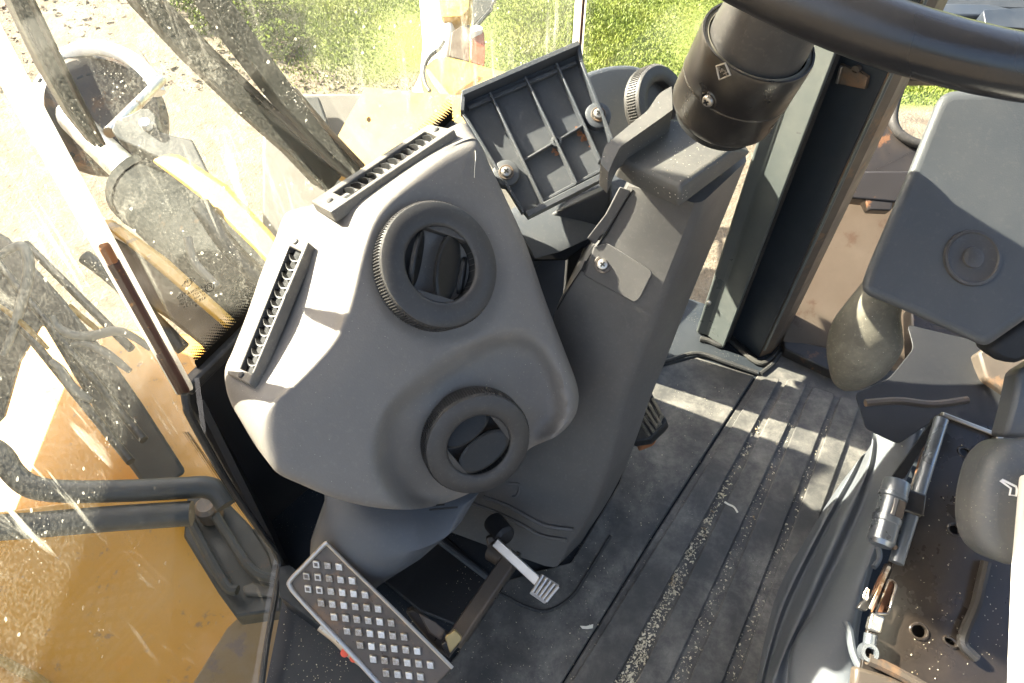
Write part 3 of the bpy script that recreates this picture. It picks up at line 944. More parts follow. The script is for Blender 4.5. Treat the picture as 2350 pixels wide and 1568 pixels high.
# front tyre with fender rim, seen low ahead
ty = thing('front_tyre', D(230, 230, 2.3), 'brown muddy front tyre with tread bars behind the hanging wiper blade', 'tyre')
tc = D(235, 260, 2.3); ax = nc(.55, .1, .83)
lathe('carcass', tc, ax, [(.08, -.09), (.155, -.09), (.185, -.06), (.195, -.02), (.185, .02), (.155, .045), (.08, .05), (.03, .04), (0, .04)], M['brownsteel'], ty, 48)
u_, v_, _ = basis(ax)
bm = bmesh.new(); add_prism(bm, [tc + u_ * .10 - v_ * .012 + ax * .05, tc + u_ * .18 - v_ * .008 + ax * .03, tc + u_ * .18 + v_ * .008 + ax * .03, tc + u_ * .10 + v_ * .012 + ax * .05],
          [tc + u_ * .10 - v_ * .012 + ax * .03, tc + u_ * .18 - v_ * .008 + ax * .01, tc + u_ * .18 + v_ * .008 + ax * .01, tc + u_ * .10 + v_ * .012 + ax * .03])
tb = finish('tread_bar', bm, M['armgrey'], ty, 30, .003)
rel = tc - OFF[ty.name]
copies(tb, 'tread_bar', [Matrix.Translation(rel) @ Matrix.Rotation(2 * PI * k / 22, 4, ax) @ Matrix.Translation(-rel) for k in range(1, 22)], ty)
tube('fender_rim', smooth_path([D(x, y, 2.25) for x, y in ((132, 150), (150, 128), (190, 112), (240, 112), (300, 135), (345, 175), (365, 215))], 6), .022, M['white'], ty, 10)
sb = thing('shield_plate', D(300, 130, 2.4), 'brown triangular shield plate above the muddy tyre', 'plate')
slab('plate', pl(300, 130, 2.4, .1, .3, .95), [(235, 112), (300, 97), (322, 115), (365, 180), (340, 175), (290, 140)], .03, M['tan'], sb, .003)
tube('rail', [D(370, 185, 2.1), D(250, 305, 1.8)], .014, M['chrome'], sb, 12)

# mirror on a stay out of view, added to shade the seat plate
mi = thing('blocker', Vector((-.46, .68, .86)), 'unseen black portrait mirror on a stay outside the windscreen corner', 'blocker')
mc = Vector((.407, .914, 0)) * .408 + Vector((.914, -.407, 0)) * (-.70)
ms, mn = Vector((.407, .914, 0)), Vector((.914, -.407, 0))
q = [mc - ms * .062 + Vector((0, 0, .86)), mc + ms * .062 + Vector((0, 0, .86)), mc + ms * .062 + Vector((0, 0, 1.22)), mc - ms * .062 + Vector((0, 0, 1.22))]
prism('housing', q, -mn * .05, M['black'], mi, .012, 3)
prism('glass', [p.lerp((q[0] + q[2]) / 2, .08) + mn * .001 for p in q], -mn * .002, M['chrome'], mi, 0)
tube('stay', [mc - mn * .03 + Vector((0, 0, 1.18)), mc - mn * .03 + Vector((0, 0, 1.53)), fpt(.1, 1.58, -.02)], .012, M['hose'], mi, 10)

# hydraulic hose bundle and dark frame at the far left
dk = thing('boom_frame', D(120, 760, 1.7), 'dark speckled boom frame crossing the far left behind the hoses', 'frame')
slab_ray('web', pl(150, 800, 1.62, -.1, .5, .86), [(-60, 500), (20, 545), (150, 690), (260, 830), (330, 930), (430, 1085), (345, 1135), (282, 1050), (187, 890), (97, 740), (45, 830), (8, 960), (-60, 1030)], .1, M['armgrey'], dk, .008)
for i, (a, b) in enumerate((((-40, 560, 1.5), (330, 1010, 1.3)), ((-40, 640, 1.52), (300, 1060, 1.32)), ((60, 560, 1.5), (300, 800, 1.36)))):
    tube('pipe', [D(*a), D(*b)], .008, M['hose'], dk, 10)
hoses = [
    ([(0, 590), (22, 572), (52, 566), (66, 600), (62, 650), (48, 700), (30, 760), (8, 815)], 15, 'looping hose coloured pale as if sunlit, at the far left edge of the corner pane', 'sunhose'),
    ([(120, 725), (135, 752), (165, 768), (205, 772), (260, 760), (300, 770), (345, 800)], 14, 'hose coloured pale as if sunlit, bending from the boom frame to the white joint', 'sunhose'),
    ([(165, 792), (195, 788), (235, 806), (270, 830), (298, 852)], 13, 'short hose coloured pale as if sunlit, below the bending pale hose', 'sunhose'),
    ([(118, 828), (140, 850), (158, 880), (185, 905), (210, 920)], 14, 'blunt hose end coloured pale as if sunlit, above the yellow triangle', 'sunhose'),
    ([(-20, 690), (30, 725), (70, 760), (110, 800)], 8, 'thin buff hose crossing the dark boom frame', 'yellowlight'),
    ([(160, 700), (190, 730), (215, 750), (240, 775)], 8, 'thin buff hose beside the bending pale hose', 'yellowlight'),
]
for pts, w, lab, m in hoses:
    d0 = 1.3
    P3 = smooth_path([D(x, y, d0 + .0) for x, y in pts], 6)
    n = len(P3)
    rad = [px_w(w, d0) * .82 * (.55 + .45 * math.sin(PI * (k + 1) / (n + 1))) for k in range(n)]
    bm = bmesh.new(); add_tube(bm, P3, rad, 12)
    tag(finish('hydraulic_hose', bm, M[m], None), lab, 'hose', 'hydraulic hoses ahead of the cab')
for pts, w, d0, m, lab in (
        ([(195, 590), (260, 640), (340, 720), (420, 800)], 17, 1.25, 'hose', 'dark hose nearest the white joint, under the pale arm plate'),
        ([(460, 470), (520, 560), (600, 640), (680, 690)], 22, 1.3, 'hose', 'thick dark hose running under the windscreen print'),
        ([(430, 545), (445, 600), (480, 640), (500, 660)], 10, 1.25, 'sunhose', 'short pale hose on the dusty lift cylinder')):
    bm = bmesh.new(); add_tube(bm, smooth_path([D(x, y, d0) for x, y in pts], 6), px_w(w, d0), 12)
    tag(finish('hydraulic_hose', bm, M[m], None), lab, 'hose', 'hydraulic hoses ahead of the cab')

# wiper and grab bars close outside the windscreen
wb = thing('wiper', FP.at(235, 330, -.03), 'hanging wiper blade with a ribbed dark rubber edge at the upper left', 'wiper')
def fpp(px, py, off):
    return FP.at(px, py, off)
def bar_px(name, root, path, wpx, th, off, mat, bev=.002):
    pts = [fpp(x, y, off) for x, y in path]
    L, Rr = [], []
    for i, p in enumerate(pts):
        t = (pts[min(i + 1, len(pts) - 1)] - pts[max(i - 1, 0)]).normalized()
        s = NF.cross(t).normalized()
        w = wpx[i] if isinstance(wpx, (list, tuple)) else wpx
        w = w * (p - CAM).dot(FW) / F
        L.append(p + s * w / 2); Rr.append(p - s * w / 2)
    out = L + Rr[::-1]
    return prism(name, out, -NF * th, mat, root, bev)
bar_px('spine', wb, [(25, -60), (75, 40), (135, 165), (190, 265), (238, 340)], [34, 34, 32, 30, 14], .02, -.02, M['hose'])
bar_px('blade', wb, [(47, -60), (96, 40), (155, 165), (205, 265), (243, 335)], [10, 10, 10, 9, 6], .018, -.012, M['brownsteel'])
bar_px('rubber', wb, [(5, -60), (52, 40), (112, 165), (172, 270), (222, 338)], [14, 16, 16, 14, 6], .014, -.024, M['beam'])
wa = thing('grab_bar', FP.at(560, 240, -.07), 'long dusty grey bar crossing the windscreen to the top air vent', 'bar', 'grey bars outside the windscreen')
bar_px('arm', wa, [(300, -60), (360, 20), (470, 140), (600, 265), (700, 352), (770, 425)], [52, 50, 48, 50, 52, 54], .03, -.09, M['armgrey'])
bar_px('upper_flange', wa, [(330, -60), (390, 20), (496, 128), (624, 250), (726, 338), (794, 402)], 17, .045, -.085, M['darkmetal'])
w2 = thing('grab_bar', FP.at(680, 220, -.07), 'steeper dusty grey bar right of the long one, ending behind the top air vent', 'bar', 'grey bars outside the windscreen')
bar_px('arm', w2, [(475, -60), (515, 20), (585, 120), (660, 220), (740, 315), (820, 400)], [56, 54, 50, 48, 46, 44], .03, -.07, M['armgrey'])
bar_px('upper_flange', w2, [(680, 205), (756, 300), (836, 384)], [6, 12, 12], .04, -.066, M['brownsteel'])

bb = thing('step_box', D(1260, 640, 1.16), 'black box low outside the windscreen, seen through the gap between console and column', 'box')
slab('body', pl(1262, 640, 1.15, 0, .3, .95), [(1150, 545), (1350, 545), (1350, 760), (1150, 760)], .15, M['black'], bb, .004)
# ================================================================ air vent console
NFACE = nc(.48, .02, .877)
CFP = Plane(D(985, 760, .62), NFACE)
con = thing('air_vent_console', Vector((-.12, .42, .02)), 'moulded grey console with two round air vents and two slotted vents under the windscreen', 'console')
def strip_plane(a, b, n0):
    t = (b - a).normalized()
    return Plane(a, n0 - t * n0.dot(t))
# outline of the face -> far edge of the side it folds into (with how much further away that edge is)
pairs = [((1086, 322), (1066, 280), .045), ((1040, 338), (1010, 300), .05), ((985, 372), (900, 350), .05), ((915, 428), (800, 405), .05),
         ((868, 474), (722, 462), .07), ((842, 522), (680, 474), .08), ((822, 585), (652, 490), .085), ((808, 645), (630, 548), .09),
         ((790, 710), (600, 620), .09), ((758, 780), (578, 685), .085), ((700, 848), (556, 745), .078), ((648, 900), (532, 806), .066),
         ((606, 942), (514, 852), .052), ((597, 990), (521, 910), .045), ((608, 1042), (545, 955), .045), ((634, 1084), (600, 1042), .05),
         ((690, 1112), (660, 1085), .07), ((760, 1141), (740, 1118), .08), ((830, 1160), (818, 1140), .08), ((900, 1169), (890, 1150), .08),
         ((975, 1166), (965, 1146), .08), ((1060, 1140), (1050, 1110), .08), ((1140, 1095), (1130, 1075), .08), ((1215, 1030), (1205, 1010), .08),
         ((1275, 1002), (1262, 985), .08), ((1312, 965), (1298, 955), .08), ((1326, 925), (1308, 920), .08), ((1322, 880), (1303, 876), .08),
         ((1296, 810), (1280, 806), .07), ((1250, 690), (1236, 688), .07), ((1205, 560), (1195, 560), .06), ((1160, 460), (1152, 460), .05),
         ((1122, 380), (1112, 376), .05), ((1104, 340), (1094, 328), .045)]
basin = [(868, 1085), (868, 1010), (895, 935), (985, 868), (1085, 800), (1150, 772), (1218, 778), (1262, 830), (1288, 900), (1296, 960), (1262, 1010), (1225, 1080), (1170, 1170), (1080, 1200), (930, 1180)]
basin = round_poly(basin, 40, 4)
V1C, V2C = (1010, 608), (1098, 1022)
def dense(i, k, n):
    a, b = pairs[i], pairs[(i + 1) % len(pairs)]
    return lerp(a[k][0], b[k][0], n), lerp(a[k][1], b[k][1], n)
TFP = strip_plane(CFP.at(1040, 338), CFP.at(868, 474), nc(-.28, .72, .63))     # top facet
LFP = strip_plane(CFP.at(822, 585), CFP.at(606, 942), nc(-.48, .38, .79))      # left facet
def vd(p):
    return (p - CAM).dot(FW)
for i_, (a_, b_, o_) in enumerate(pairs):
    if i_ <= 4:
        o_ = vd(TFP.at(*b_)) - vd(CFP.at(*a_))
    elif i_ == 5:
        o_ = (vd(TFP.at(*b_)) + vd(LFP.at(*b_))) / 2 - vd(CFP.at(*a_))
    elif i_ <= 12:
        o_ = vd(LFP.at(*b_)) - vd(CFP.at(*a_))
    elif i_ <= 14:
        o_ = vd(LFP.at(514, 852)) - vd(CFP.at(*a_)) + .004
    pairs[i_] = (a_, b_, o_)
NS = 5
npair = len(pairs)
def cr(k, comp, i, t):
    p = [pairs[(i + q) % npair] for q in (-1, 0, 1, 2)]
    a, b, c, d = [(x[k] if comp is None else x[k][comp]) for x in p]
    return .5 * ((2 * b) + (c - a) * t + (2 * a - 5 * b + 4 * c - d) * t * t + (3 * b - a - 3 * c + d) * t ** 3)
O1, O2, OD = [], [], []
for i in range(npair):
    for q in range(NS):
        t = q / NS
        O1.append((cr(0, 0, i, t), cr(0, 1, i, t)))
        O2.append((cr(1, 0, i, t), cr(1, 1, i, t)))
        OD.append(cr(2, None, i, t))
NO = len(O1)
def face_h(x, y):
    """relief of the face: basin round the lower vent, shallow seat round the upper vent (metres along the normal)"""
    ins = in_poly(x, y, basin)
    d = seg_dist(x, y, basin) * (1 if ins else -1)
    h = -.017 * sstep(-16, 24, d)
    # slope of the basin floor, falling away to the lower right
    if ins:
        q = (x - 1000) * .5 + (y - 950) * .35
        h -= .00015 * max(0, y - 940) * sstep(0, 50, d) + .00004 * max(0, x - 1080) * sstep(0, 50, d)
    r = math.hypot((x - V1C[0]) / 1.0, (y - V1C[1]) * .88)
    h -= .0035 * (1 - sstep(132, 170, r))
    h += .0025 * sstep(0, 90, seg_dist(x, y, O1))     # the panel is slightly crowned
    return h
cxp, cyp = 985, 770
bm = bmesh.new()
scales = [.04, .1, .16, .22, .28, .34, .40, .45, .50, .55, .60, .65, .70, .745, .79, .83, .87, .905, .935, .96, .98]
rings = []
ctr = bm.verts.new(CFP.at(cxp, cyp, face_h(cxp, cyp)))
for s in scales:
    r = []
    for (x, y) in O1:
        X, Y = lerp(cxp, x, s), lerp(cyp, y, s)
        r.append(bm.verts.new(CFP.at(X, Y, face_h(X, Y) - .0030 * sstep(.94, 1.0, s) * 1)))
    rings.append(r)
edge = []
for k, (x, y) in enumerate(O1):
    edge.append(bm.verts.new(CFP.at(x, y, face_h(x, y) - .0065)))
rings.append(edge)
far3 = []
for k in range(NO):
    f0 = CFP.at(*O1[k])
    dep = (f0 - CAM).dot(FW) + OD[k]
    far3.append(D(O2[k][0], O2[k][1], dep))
for u in (.07, .2, .5, .8, .93):
    r = []
    for k in range(NO):
        e = edge[k].co
        p = e.lerp(far3[k], u)
        # keep the turned edge soft
        p = p + CFP.n * (.0035 * (1 - u) * (1 if u > .01 else 0) * math.exp(-u * 9))
        r.append(bm.verts.new(p))
    rings.append(r)
back = []
cen = CFP.at(cxp, cyp) - CFP.n * .14
last = []
for k in range(NO):
    p = far3[k]
    last.append(bm.verts.new(p - CFP.n * .006 + (cen - p) * .01))
rings.append(last)
rings.append([bm.verts.new(far3[k].lerp(cen, .12) - CFP.n * .05) for k in range(NO)])
deep = [bm.verts.new(CAM + (far3[k].lerp(cen, .22) - CAM) * 1.20) for k in range(NO)]
rings.append(deep)
for k in range(NO):
    bm.faces.new((ctr, rings[0][k], rings[0][(k + 1) % NO]))
for A, B in zip(rings, rings[1:]):
    for k in range(NO):
        j = (k + 1) % NO
        bm.faces.new((A[k], B[k], B[j], A[j]))
bm.faces.new(deep)
bm.normal_update()
cb_ = finish('housing', bm, M['console'], con, 50)

# ---- slotted vents
def slot_vent(nm, plane, quad, slot, nsl, hgt, flip, lean):
    """raised rectangular frame with a row of curved louvres in its slot; quad, slot: T-left, T-right, B-right, B-left"""
    q = [plane.at(*p) for p in quad]
    s = [plane.at(*p) for p in slot]
    bm = bmesh.new()
    ed = []
    for L in (q, s):
        vs = [bm.verts.new(p) for p in L]
        for i in range(4):
            ed.append(bm.edges.new((vs[i], vs[(i + 1) % 4])))
    bmesh.ops.triangle_fill(bm, edges=ed, use_beauty=True)
    g = bmesh.ops.extrude_face_region(bm, geom=list(bm.faces))
    bmesh.ops.translate(bm, verts=[v for v in g['geom'] if isinstance(v, bmesh.types.BMVert)], vec=-plane.n * hgt)
    fr_ = finish('slot_frame', bm, M['ventrail'], con, 30, .0012, 2)
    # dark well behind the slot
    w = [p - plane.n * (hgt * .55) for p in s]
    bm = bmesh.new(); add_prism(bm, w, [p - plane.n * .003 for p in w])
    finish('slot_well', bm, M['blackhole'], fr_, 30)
    # louvres
    for i in range(nsl):
        t0 = (i + .6) / (nsl + .9)
        t1 = t0 + lean
        a = s[0].lerp(s[3], t0); b = s[1].lerp(s[2], min(1, max(0, t1)))
        m = (a + b) / 2
        axd = (s[3] - s[0]).normalized()
        arc = []
        for k in range(7):
            u = k / 6
            p = a.lerp(b, u) - axd * flip * .0045 * math.sin(PI * u)
            arc.append(p - plane.n * (.0012 + .0016 * (1 - math.sin(PI * u))))
        bm = bmesh.new()
        th = .0011
        dn = -plane.n * hgt * .5 + axd * flip * .003
        top = [p for p in arc]
        f0 = [bm.verts.new(p) for p in top]; f1 = [bm.verts.new(p + axd * th) for p in top]
        g0 = [bm.verts.new(p + dn) for p in top]; g1 = [bm.verts.new(p + dn + axd * th) for p in top]
        for k in range(6):
            bm.faces.new((f0[k], f0[k + 1], f1[k + 1], f1[k]))
            bm.faces.new((f0[k], g0[k], g0[k + 1], f0[k + 1]))
            bm.faces.new((f1[k + 1], g1[k + 1], g1[k], f1[k]))
        finish('louvre', bm, M['flap'], fr_, 30)
    for c in (0, 1):
        i0, i1 = ((0, 1), (3, 2))[c]
        e = (q[i0] + q[i1]) / 2 * .5 + (s[i0] + s[i1]) / 2 * .5 + plane.n * .0004
        lathe('screw', e, plane.n, [(.0028, -.001), (.0028, .0004), (.0018, .0012), (0, .0012)], M['vent'], fr_, 14)
    return fr_
TVP = Plane(TFP.p + TFP.n * .0055, TFP.n)
slot_vent('top', TVP, [(984, 285), (1043, 297), (758, 487), (713, 462)], [(975, 300), (1003, 313), (795, 455), (764, 441)], 12, .011, 1, .02)
SVP = Plane(LFP.p + LFP.n * .0045, LFP.n)
slot_vent('side', SVP, [(655, 526), (708, 556), (571, 882), (519, 858)], [(663, 564), (691, 578), (577, 858), (550, 846)], 12, .011, -1, .012)

# ---- round vents
def round_vent(px, py, d, ax, Rr, rot, mat_ring, flapset, prot):
    ax = Vector(ax).normalized()
    c = D(px, py, d)
    u = (XR * math.cos(rot) + UP * math.sin(rot)); u = (u - ax * u.dot(ax)).normalized(); v = ax.cross(u)
    r = Rr
    vent = lathe('round_vent', c, ax, [(r * 1.0, -.022), (r * 1.0, -.0035), (r * .985, -.001), (r * .95, 0), (r * .80, .0012), (r * .66, .0008), (r * .615, -.0004), (r * .60, -.002), (r * .6, -.02)], mat_ring, con, 72, 40, u, cap=False)
    # knurled grip round the rim
    bm = bmesh.new()
    NK = 132
    for k in range(NK):
        a = 2 * PI * k / NK
        e = u * math.cos(a) + v * math.sin(a); tng = v * math.cos(a) - u * math.sin(a)
        w = PI * r / NK * .52
        A = [c + e * r * .998 + tng * w - ax * .003, c + e * r * 1.022 + tng * w * .5 - ax * .0045, c + e * r * 1.022 - tng * w * .5 - ax * .0045, c + e * r * .998 - tng * w - ax * .003]
        add_prism(bm, A, [p - ax * prot for p in A])
    k_ = finish('knurled_grip', bm, mat_ring, vent, 30)
    stuff(k_)
    # barrel and flaps
    bm = bmesh.new()
    add_lathe(bm, c, ax, [(r * .6, -.002), (r * .6, -.028), (0, -.028)], 40, u, cap=False)
    finish('barrel', bm, M['blackhole'], vent, 40)
    # flat stops at the two ends
    for sgn in (1, -1):
        pts = []
        for k in range(9):
            a = sgn * PI / 2 + (k - 4) / 4 * .62
            pts.append(c + (u * math.cos(a) + v * math.sin(a)) * r * .605 - ax * .0015)
        prism('end_stop', pts, -ax * .008, mat_ring, vent, .0006)
    for off, wid, tilt, drop, ln in flapset:
        # lens-shaped closing flap that pivots about the long axis
        hl = math.sqrt(max(.02, .36 - off * off)) * r * ln
        bm = bmesh.new()
        fo = []
        m = 28
        for k in range(m):
            a = 2 * PI * k / m
            sx_ = math.cos(a); sy_ = math.sin(a)
            e = u * (off * r + sx_ * wid * r * math.cos(tilt)) + v * (sy_ * hl) + ax * (drop + sx_ * wid * r * math.sin(tilt) * 1.0)
            fo.append(c + e)
        nrm = (ax * math.cos(tilt) - u * math.sin(tilt)).normalized()
        vs = [bm.verts.new(p) for p in fo]
        inn = [bm.verts.new(c + (p - c).lerp(u * off * r + ax * drop, .12) + nrm * .0010) for p in fo]
        inn2 = [bm.verts.new(c + (p - c).lerp(u * off * r + ax * drop, .22) + nrm * .0008) for p in fo]
        cv = bm.verts.new(c + u * off * r + ax * drop + nrm * .0022)
        lo = [bm.verts.new(p - nrm * .003) for p in fo]
        for k in range(m):
            j = (k + 1) % m
            bm.faces.new((vs[k], vs[j], inn[j], inn[k]))
            bm.faces.new((inn[k], inn[j], inn2[j], inn2[k]))
            bm.faces.new((inn2[k], inn2[j], cv))
            bm.faces.new((lo[k], lo[j], vs[j], vs[k]))
        bm.faces.new(lo)
        finish('flap', bm, M['flap'], vent, 25)
    return vent
round_vent(1014, 606, .612, nc(.52, .10, .85), .0535, R(-9), M['vent'], [(-.36, .16, -.85, -.006, .97), (.16, .27, -.42, -.005, .99), (.5, .12, -.9, -.012, .95)], .014)
round_vent(1100, 1024, .643, nc(.34, -.32, .885), .0475, R(-52), M['vent'], [(-.33, .22, .45, -.009, .97), (.19, .30, .20, -.003, .985)], .014)

# ---- support duct between the console and the floor
def ell(c, ex, ey, n=32):
    return [c + ex * math.cos(2 * PI * k / n) + ey * math.sin(2 * PI * k / n) for k in range(n)]
rg = []
for px_, py_, d_, wpx, hd in ((930, 1090, .74, 185, .05), (910, 1150, .735, 165, .055), (870, 1200, .75, 143, .055), (835, 1240, .77, 122, .05), (812, 1275, .80, 100, .045), (800, 1300, .83, 84, .042)):
    c = D(px_, py_, d_)
    rg.append(ell(c, XR * px_w(wpx, d_), Vector((0, 1, 0)) * hd))
loft('support_duct', rg, M['duct'], con, True, True, 50)
bar('vent_slit', D(965, 1163, .668), D(1020, 1158, .668), .0012, .0025, UP, M['blackhole'], con, 0)
bar('vent_slit', D(985, 1170, .672), D(1050, 1164, .672), .0012, .0025, UP, M['blackhole'], con, 0)

# footwell plate edge
bp = thing('well_plate', FL.at(1040, 1330), 'black raised plate edge on the floor behind the studded pedal', 'plate')
floor_slab('plate', [(960, 1228), (1005, 1212), (1128, 1322), (1060, 1440), (960, 1400), (860, 1316)], .0, .006, M['black'], bp, .002)
tube('folded_edge', [horiz(.008).at(982, 1222), horiz(.008).at(1122, 1328)], .004, M['slate'], bp, 8)

# ================================================================ steering column
colm = thing('steering_column', Vector((.10, .47, 0)), 'tapered grey steering column cover standing on the floor right of the console', 'steering column')
lv = [  # left edge, front corner, right edge (picture), depth of the front corner
    ((1000, 1207), (1272, 1306), (1316, 1290), .878),
    ((1030, 1180), (1300, 1262), (1334, 1250), .862),
    ((1072, 1152), (1326, 1226), (1352, 1214), .845),
    ((1130, 1100), (1358, 1170), (1388, 1160), .822),
    ((1195, 1025), (1392, 1085), (1430, 1082), .795),
    ((1245, 930), (1418, 985), (1462, 1000), .768),
    ((1264, 840), (1440, 895), (1490, 918), .742),
    ((1272, 720), (1478, 800), (1528, 824), .712),
    ((1318, 640), (1520, 700), (1580, 690), .678),
    ((1372, 560), (1560, 595), (1622, 590), .645),
    ((1412, 480), (1592, 512), (1668, 480), .615),
    ((1440, 428), (1606, 470), (1712, 370), .595)]
rings = []
for (L, Rm, Q, d) in lv:
    pL, pR, pQ = D(L[0], L[1], d + .035), D(Rm[0], Rm[1], d), D(Q[0], Q[1], d + .055)
    bk = FW * .13 + Vector((0, 0, .0))
    if L[1] > 1150:
        for p in (pL, pR, pQ):
            p.z = max(p.z, .004)
    m1, m2 = pL.lerp(pR, .08), pL.lerp(pR, .92)
    m3 = pR.lerp(pQ, .12)
    rings.append([pL + (pL - pR) * .0, m1 - nc(0, 0, 1) * -.003, pL.lerp(pR, .5) + nc(-.2, 0, 1) * .004, m2 + nc(0, 0, 1) * .001, pR.lerp(m2, .4).lerp(m3, .4), m3, pR.lerp(pQ, .6), pQ, pQ + Vector((.01, .07, .0)), pL + Vector((.03, .08, .0))])
# resample along the column for smooth flow
fine = []
for i in range(len(rings) - 1):
    for q in range(4):
        t = q / 4
        A = rings[max(0, i - 1)]; B = rings[i]; C_ = rings[i + 1]; E = rings[min(len(rings) - 1, i + 2)]
        fine.append([.5 * ((2 * b) + (c - a) * t + (2 * a - 5 * b + 4 * c - e) * t * t + (3 * b - a - 3 * c + e) * t ** 3) for a, b, c, e in zip(A, B, C_, E)])
fine.append(rings[-1])
loft('cover', fine, M['column'], colm, True, True, 30)
def on_cover(px, py, off=0.0):
    """point on the front face of the cover"""
    for a, b in zip(lv, lv[1:]):
        # position between level lines, by height on the picture along the line's own slope
        def yat(l):
            (x0, y0), (x1, y1) = l[0], l[1]
            return y0 + (y1 - y0) * (px - x0) / (x1 - x0)
        ya, yb = yat(a), yat(b)
        if yb <= py <= ya:
            t = (ya - py) / (ya - yb + 1e-9)
            x0 = lerp(a[0][0], b[0][0], t); x1 = lerp(a[1][0], b[1][0], t)
            u = max(0, min(1, (px - x0) / (x1 - x0)))
            d = lerp(a[3], b[3], t) + .035 * (1 - u)
            bul = .004 * (1 - abs(2 * u - 1)) + .002
            return D(px, py, d - bul - off)
    return D(px, py, lv[0][3] - off)
def groove(pts, r, mat, par=colm, off=.0):
    return tube('moulded_line', smooth_path([on_cover(x, y, off) for x, y in pts], 5), r, mat, par, 6)
groove([(1075, 1152), (1130, 1172), (1190, 1200), (1240, 1228), (1300, 1240)], .0028, M['column'])
groove([(1110, 1140), (1160, 1158), (1200, 1180), (1250, 1205), (1316, 1216)], .0032, M['column'])
groove([(1165, 1108), (1192, 1112), (1186, 1136), (1176, 1140)], .0018, M['column'])
# side cover with its screw, two slits and the split line
scv = pl(1420, 625, .668, -.15, -.3, .94)
def on_side(pts, off):
    return [on_cover(x, y, off) for x, y in pts]
sp_ = on_side(round_poly([(1362, 566), (1392, 556), (1500, 625), (1492, 640), (1468, 688), (1455, 695), (1340, 632)], [3, 8, 14, 4, 12, 4, 4], 4), .0022)
prism('side_cover', sp_, FW * .004, M['column'], colm, .0016, 3)
for a, b in (((1385, 530), (1373, 550)), ((1344, 600), (1336, 622))):
    bm = bmesh.new()
    add_bar(bm, on_cover(*a, .0020), on_cover(*b, .0020), .0024, .002, XR)
    finish('slit', bm, M['blackhole'], colm, 30)
groove([(1452, 436), (1425, 480), (1390, 540), (1362, 575), (1340, 610), (1310, 655), (1278, 710)], .0006, M['blackhole'], off=.0005)
left_strip = on_side([(1422, 428), (1448, 438), (1392, 530), (1366, 560), (1348, 545), (1390, 490)], .0026)
prism('left_strip', left_strip, FW * .006, M['column'], colm, .001)
def screw(org, ax, r, par, mat=None, washer=None, tone='steel'):
    """cross-head screw; washer: radius of a washer under it"""
    ax = Vector(ax).normalized()
    w = None
    if washer:
        w = lathe('washer', org, ax, [(washer, -.002), (washer, .0006), (washer * .93, .0012), (r * 1.15, .0012), (r * 1.1, .0008), (0, .0008)], M[tone], par, 28)
        org = org + ax * .001
    s = lathe('screw', org, ax, [(r, -.001), (r, .0012), (r * .86, .0024), (r * .5, .0031), (0, .0033)], mat or M['steel'], par, 24)
    u, v, _ = basis(ax)
    bm = bmesh.new()
    for q in (u, v):
        add_bar(bm, org - q * r * .52 + ax * .0028, org + q * r * .52 + ax * .0028, r * .3, .0014, u if q is v else v)
    finish('cross_slot', bm, M['blackhole'], s, 30)
    return s
sc0 = on_cover(1383, 607, .0030)
screw(sc0, nc(-.2, -.1, .95), .0052, colm, None, .0085, 'brownsteel')

# hood at the top of the column cover
HD = .575
HT = Plane(D(1560, 370, .578), nc(-.05, .62, .78))
hood_top = [(1538, 272), (1438, 342), (1424, 364), (1559, 424), (1680, 342), (1640, 300)]
A_ = [HT.at(*p) for p in hood_top]
fl = [D(1410, 404, .600), D(1445, 424, .592), (D(1532, 472, .583)), D(1560, 477, .578), D(1614, 464, .590), D(1726, 350, .625)]
bm = bmesh.new()
order_top = [A_[1], A_[2], A_[3], A_[4]]
lower = [D(1432, 392, .61), D(1412, 410, .604), D(1558, 478, .580), D(1722, 352, .63)]
midr = [lerp(a, b, .45) + nc(-.05, .1, .9) * .006 for a, b in zip(order_top, lower)]
vt = [bm.verts.new(p) for p in A_]
top_ring = A_
low_ring = [D(1560, 300, .66), D(1420, 352, .625), D(1409, 407, .606), D(1556, 478, .577), D(1722, 352, .625), D(1690, 300, .66)]
mid_ring = [lerp(a, b, .35) + nc(-.05, -.1, .9) * .004 for a, b in zip(top_ring, low_ring)]
bm.free()
hood = loft('hood', [[CAM + (p - CAM) * 1.0 for p in r] for r in (low_ring, mid_ring, top_ring)], M['hood'], colm, True, True, 25, .006)
hood.modifiers['bevel'].segments = 4
lp_ = Plane(D(1450, 300, .574), nc(-.05, .55, .83))
slab('hood_lip', lp_, round_poly([(1396, 396), (1376, 374), (1388, 334), (1454, 279), (1486, 254), (1512, 214), (1541, 198), (1543, 252), (1517, 271), (1422, 338), (1410, 362)], [2, 8, 12, 8, 10, 14, 2, 2, 8, 8, 4], 4), .022, M['hood'], colm, .0035, 3)
# collar
AXC = (XR * .43 + UP * .81 - FW * .38).normalized()
CB = D(1658, 246, .555)
CT = D(1742, 92, .501)
AXC = (CT - CB).normalized()
Lc = (CT - CB).length
Rc = px_w(127, .540)
col_ = lathe('collar', CB, AXC, [(Rc * .90, -.004), (Rc * .97, 0), (Rc * .985, .003), (Rc * .985, Lc * .42), (Rc * 1.0, Lc * .435), (Rc * 1.0, Lc * .97), (Rc * .985, Lc), (Rc * .95, Lc), (Rc * .93, Lc * .97), (Rc * .9, Lc * .9)], M['gloss'], colm, 72, 40, cap=False)
lathe('collar_groove', CB + AXC * Lc * .425, AXC, [(Rc * .993, -.0006), (Rc * 1.006, 0), (Rc * 1.004, .0012), (Rc * .99, .002)], M['gloss'], col_, 72, 40, cap=False)
lathe('dust_ring', CB + AXC * (Lc * .955), AXC, [(Rc * .952, 0), (Rc * .952, .0016), (Rc * .87, .0016), (Rc * .87, 0)], M['boot'], col_, 60, 40, cap=False)
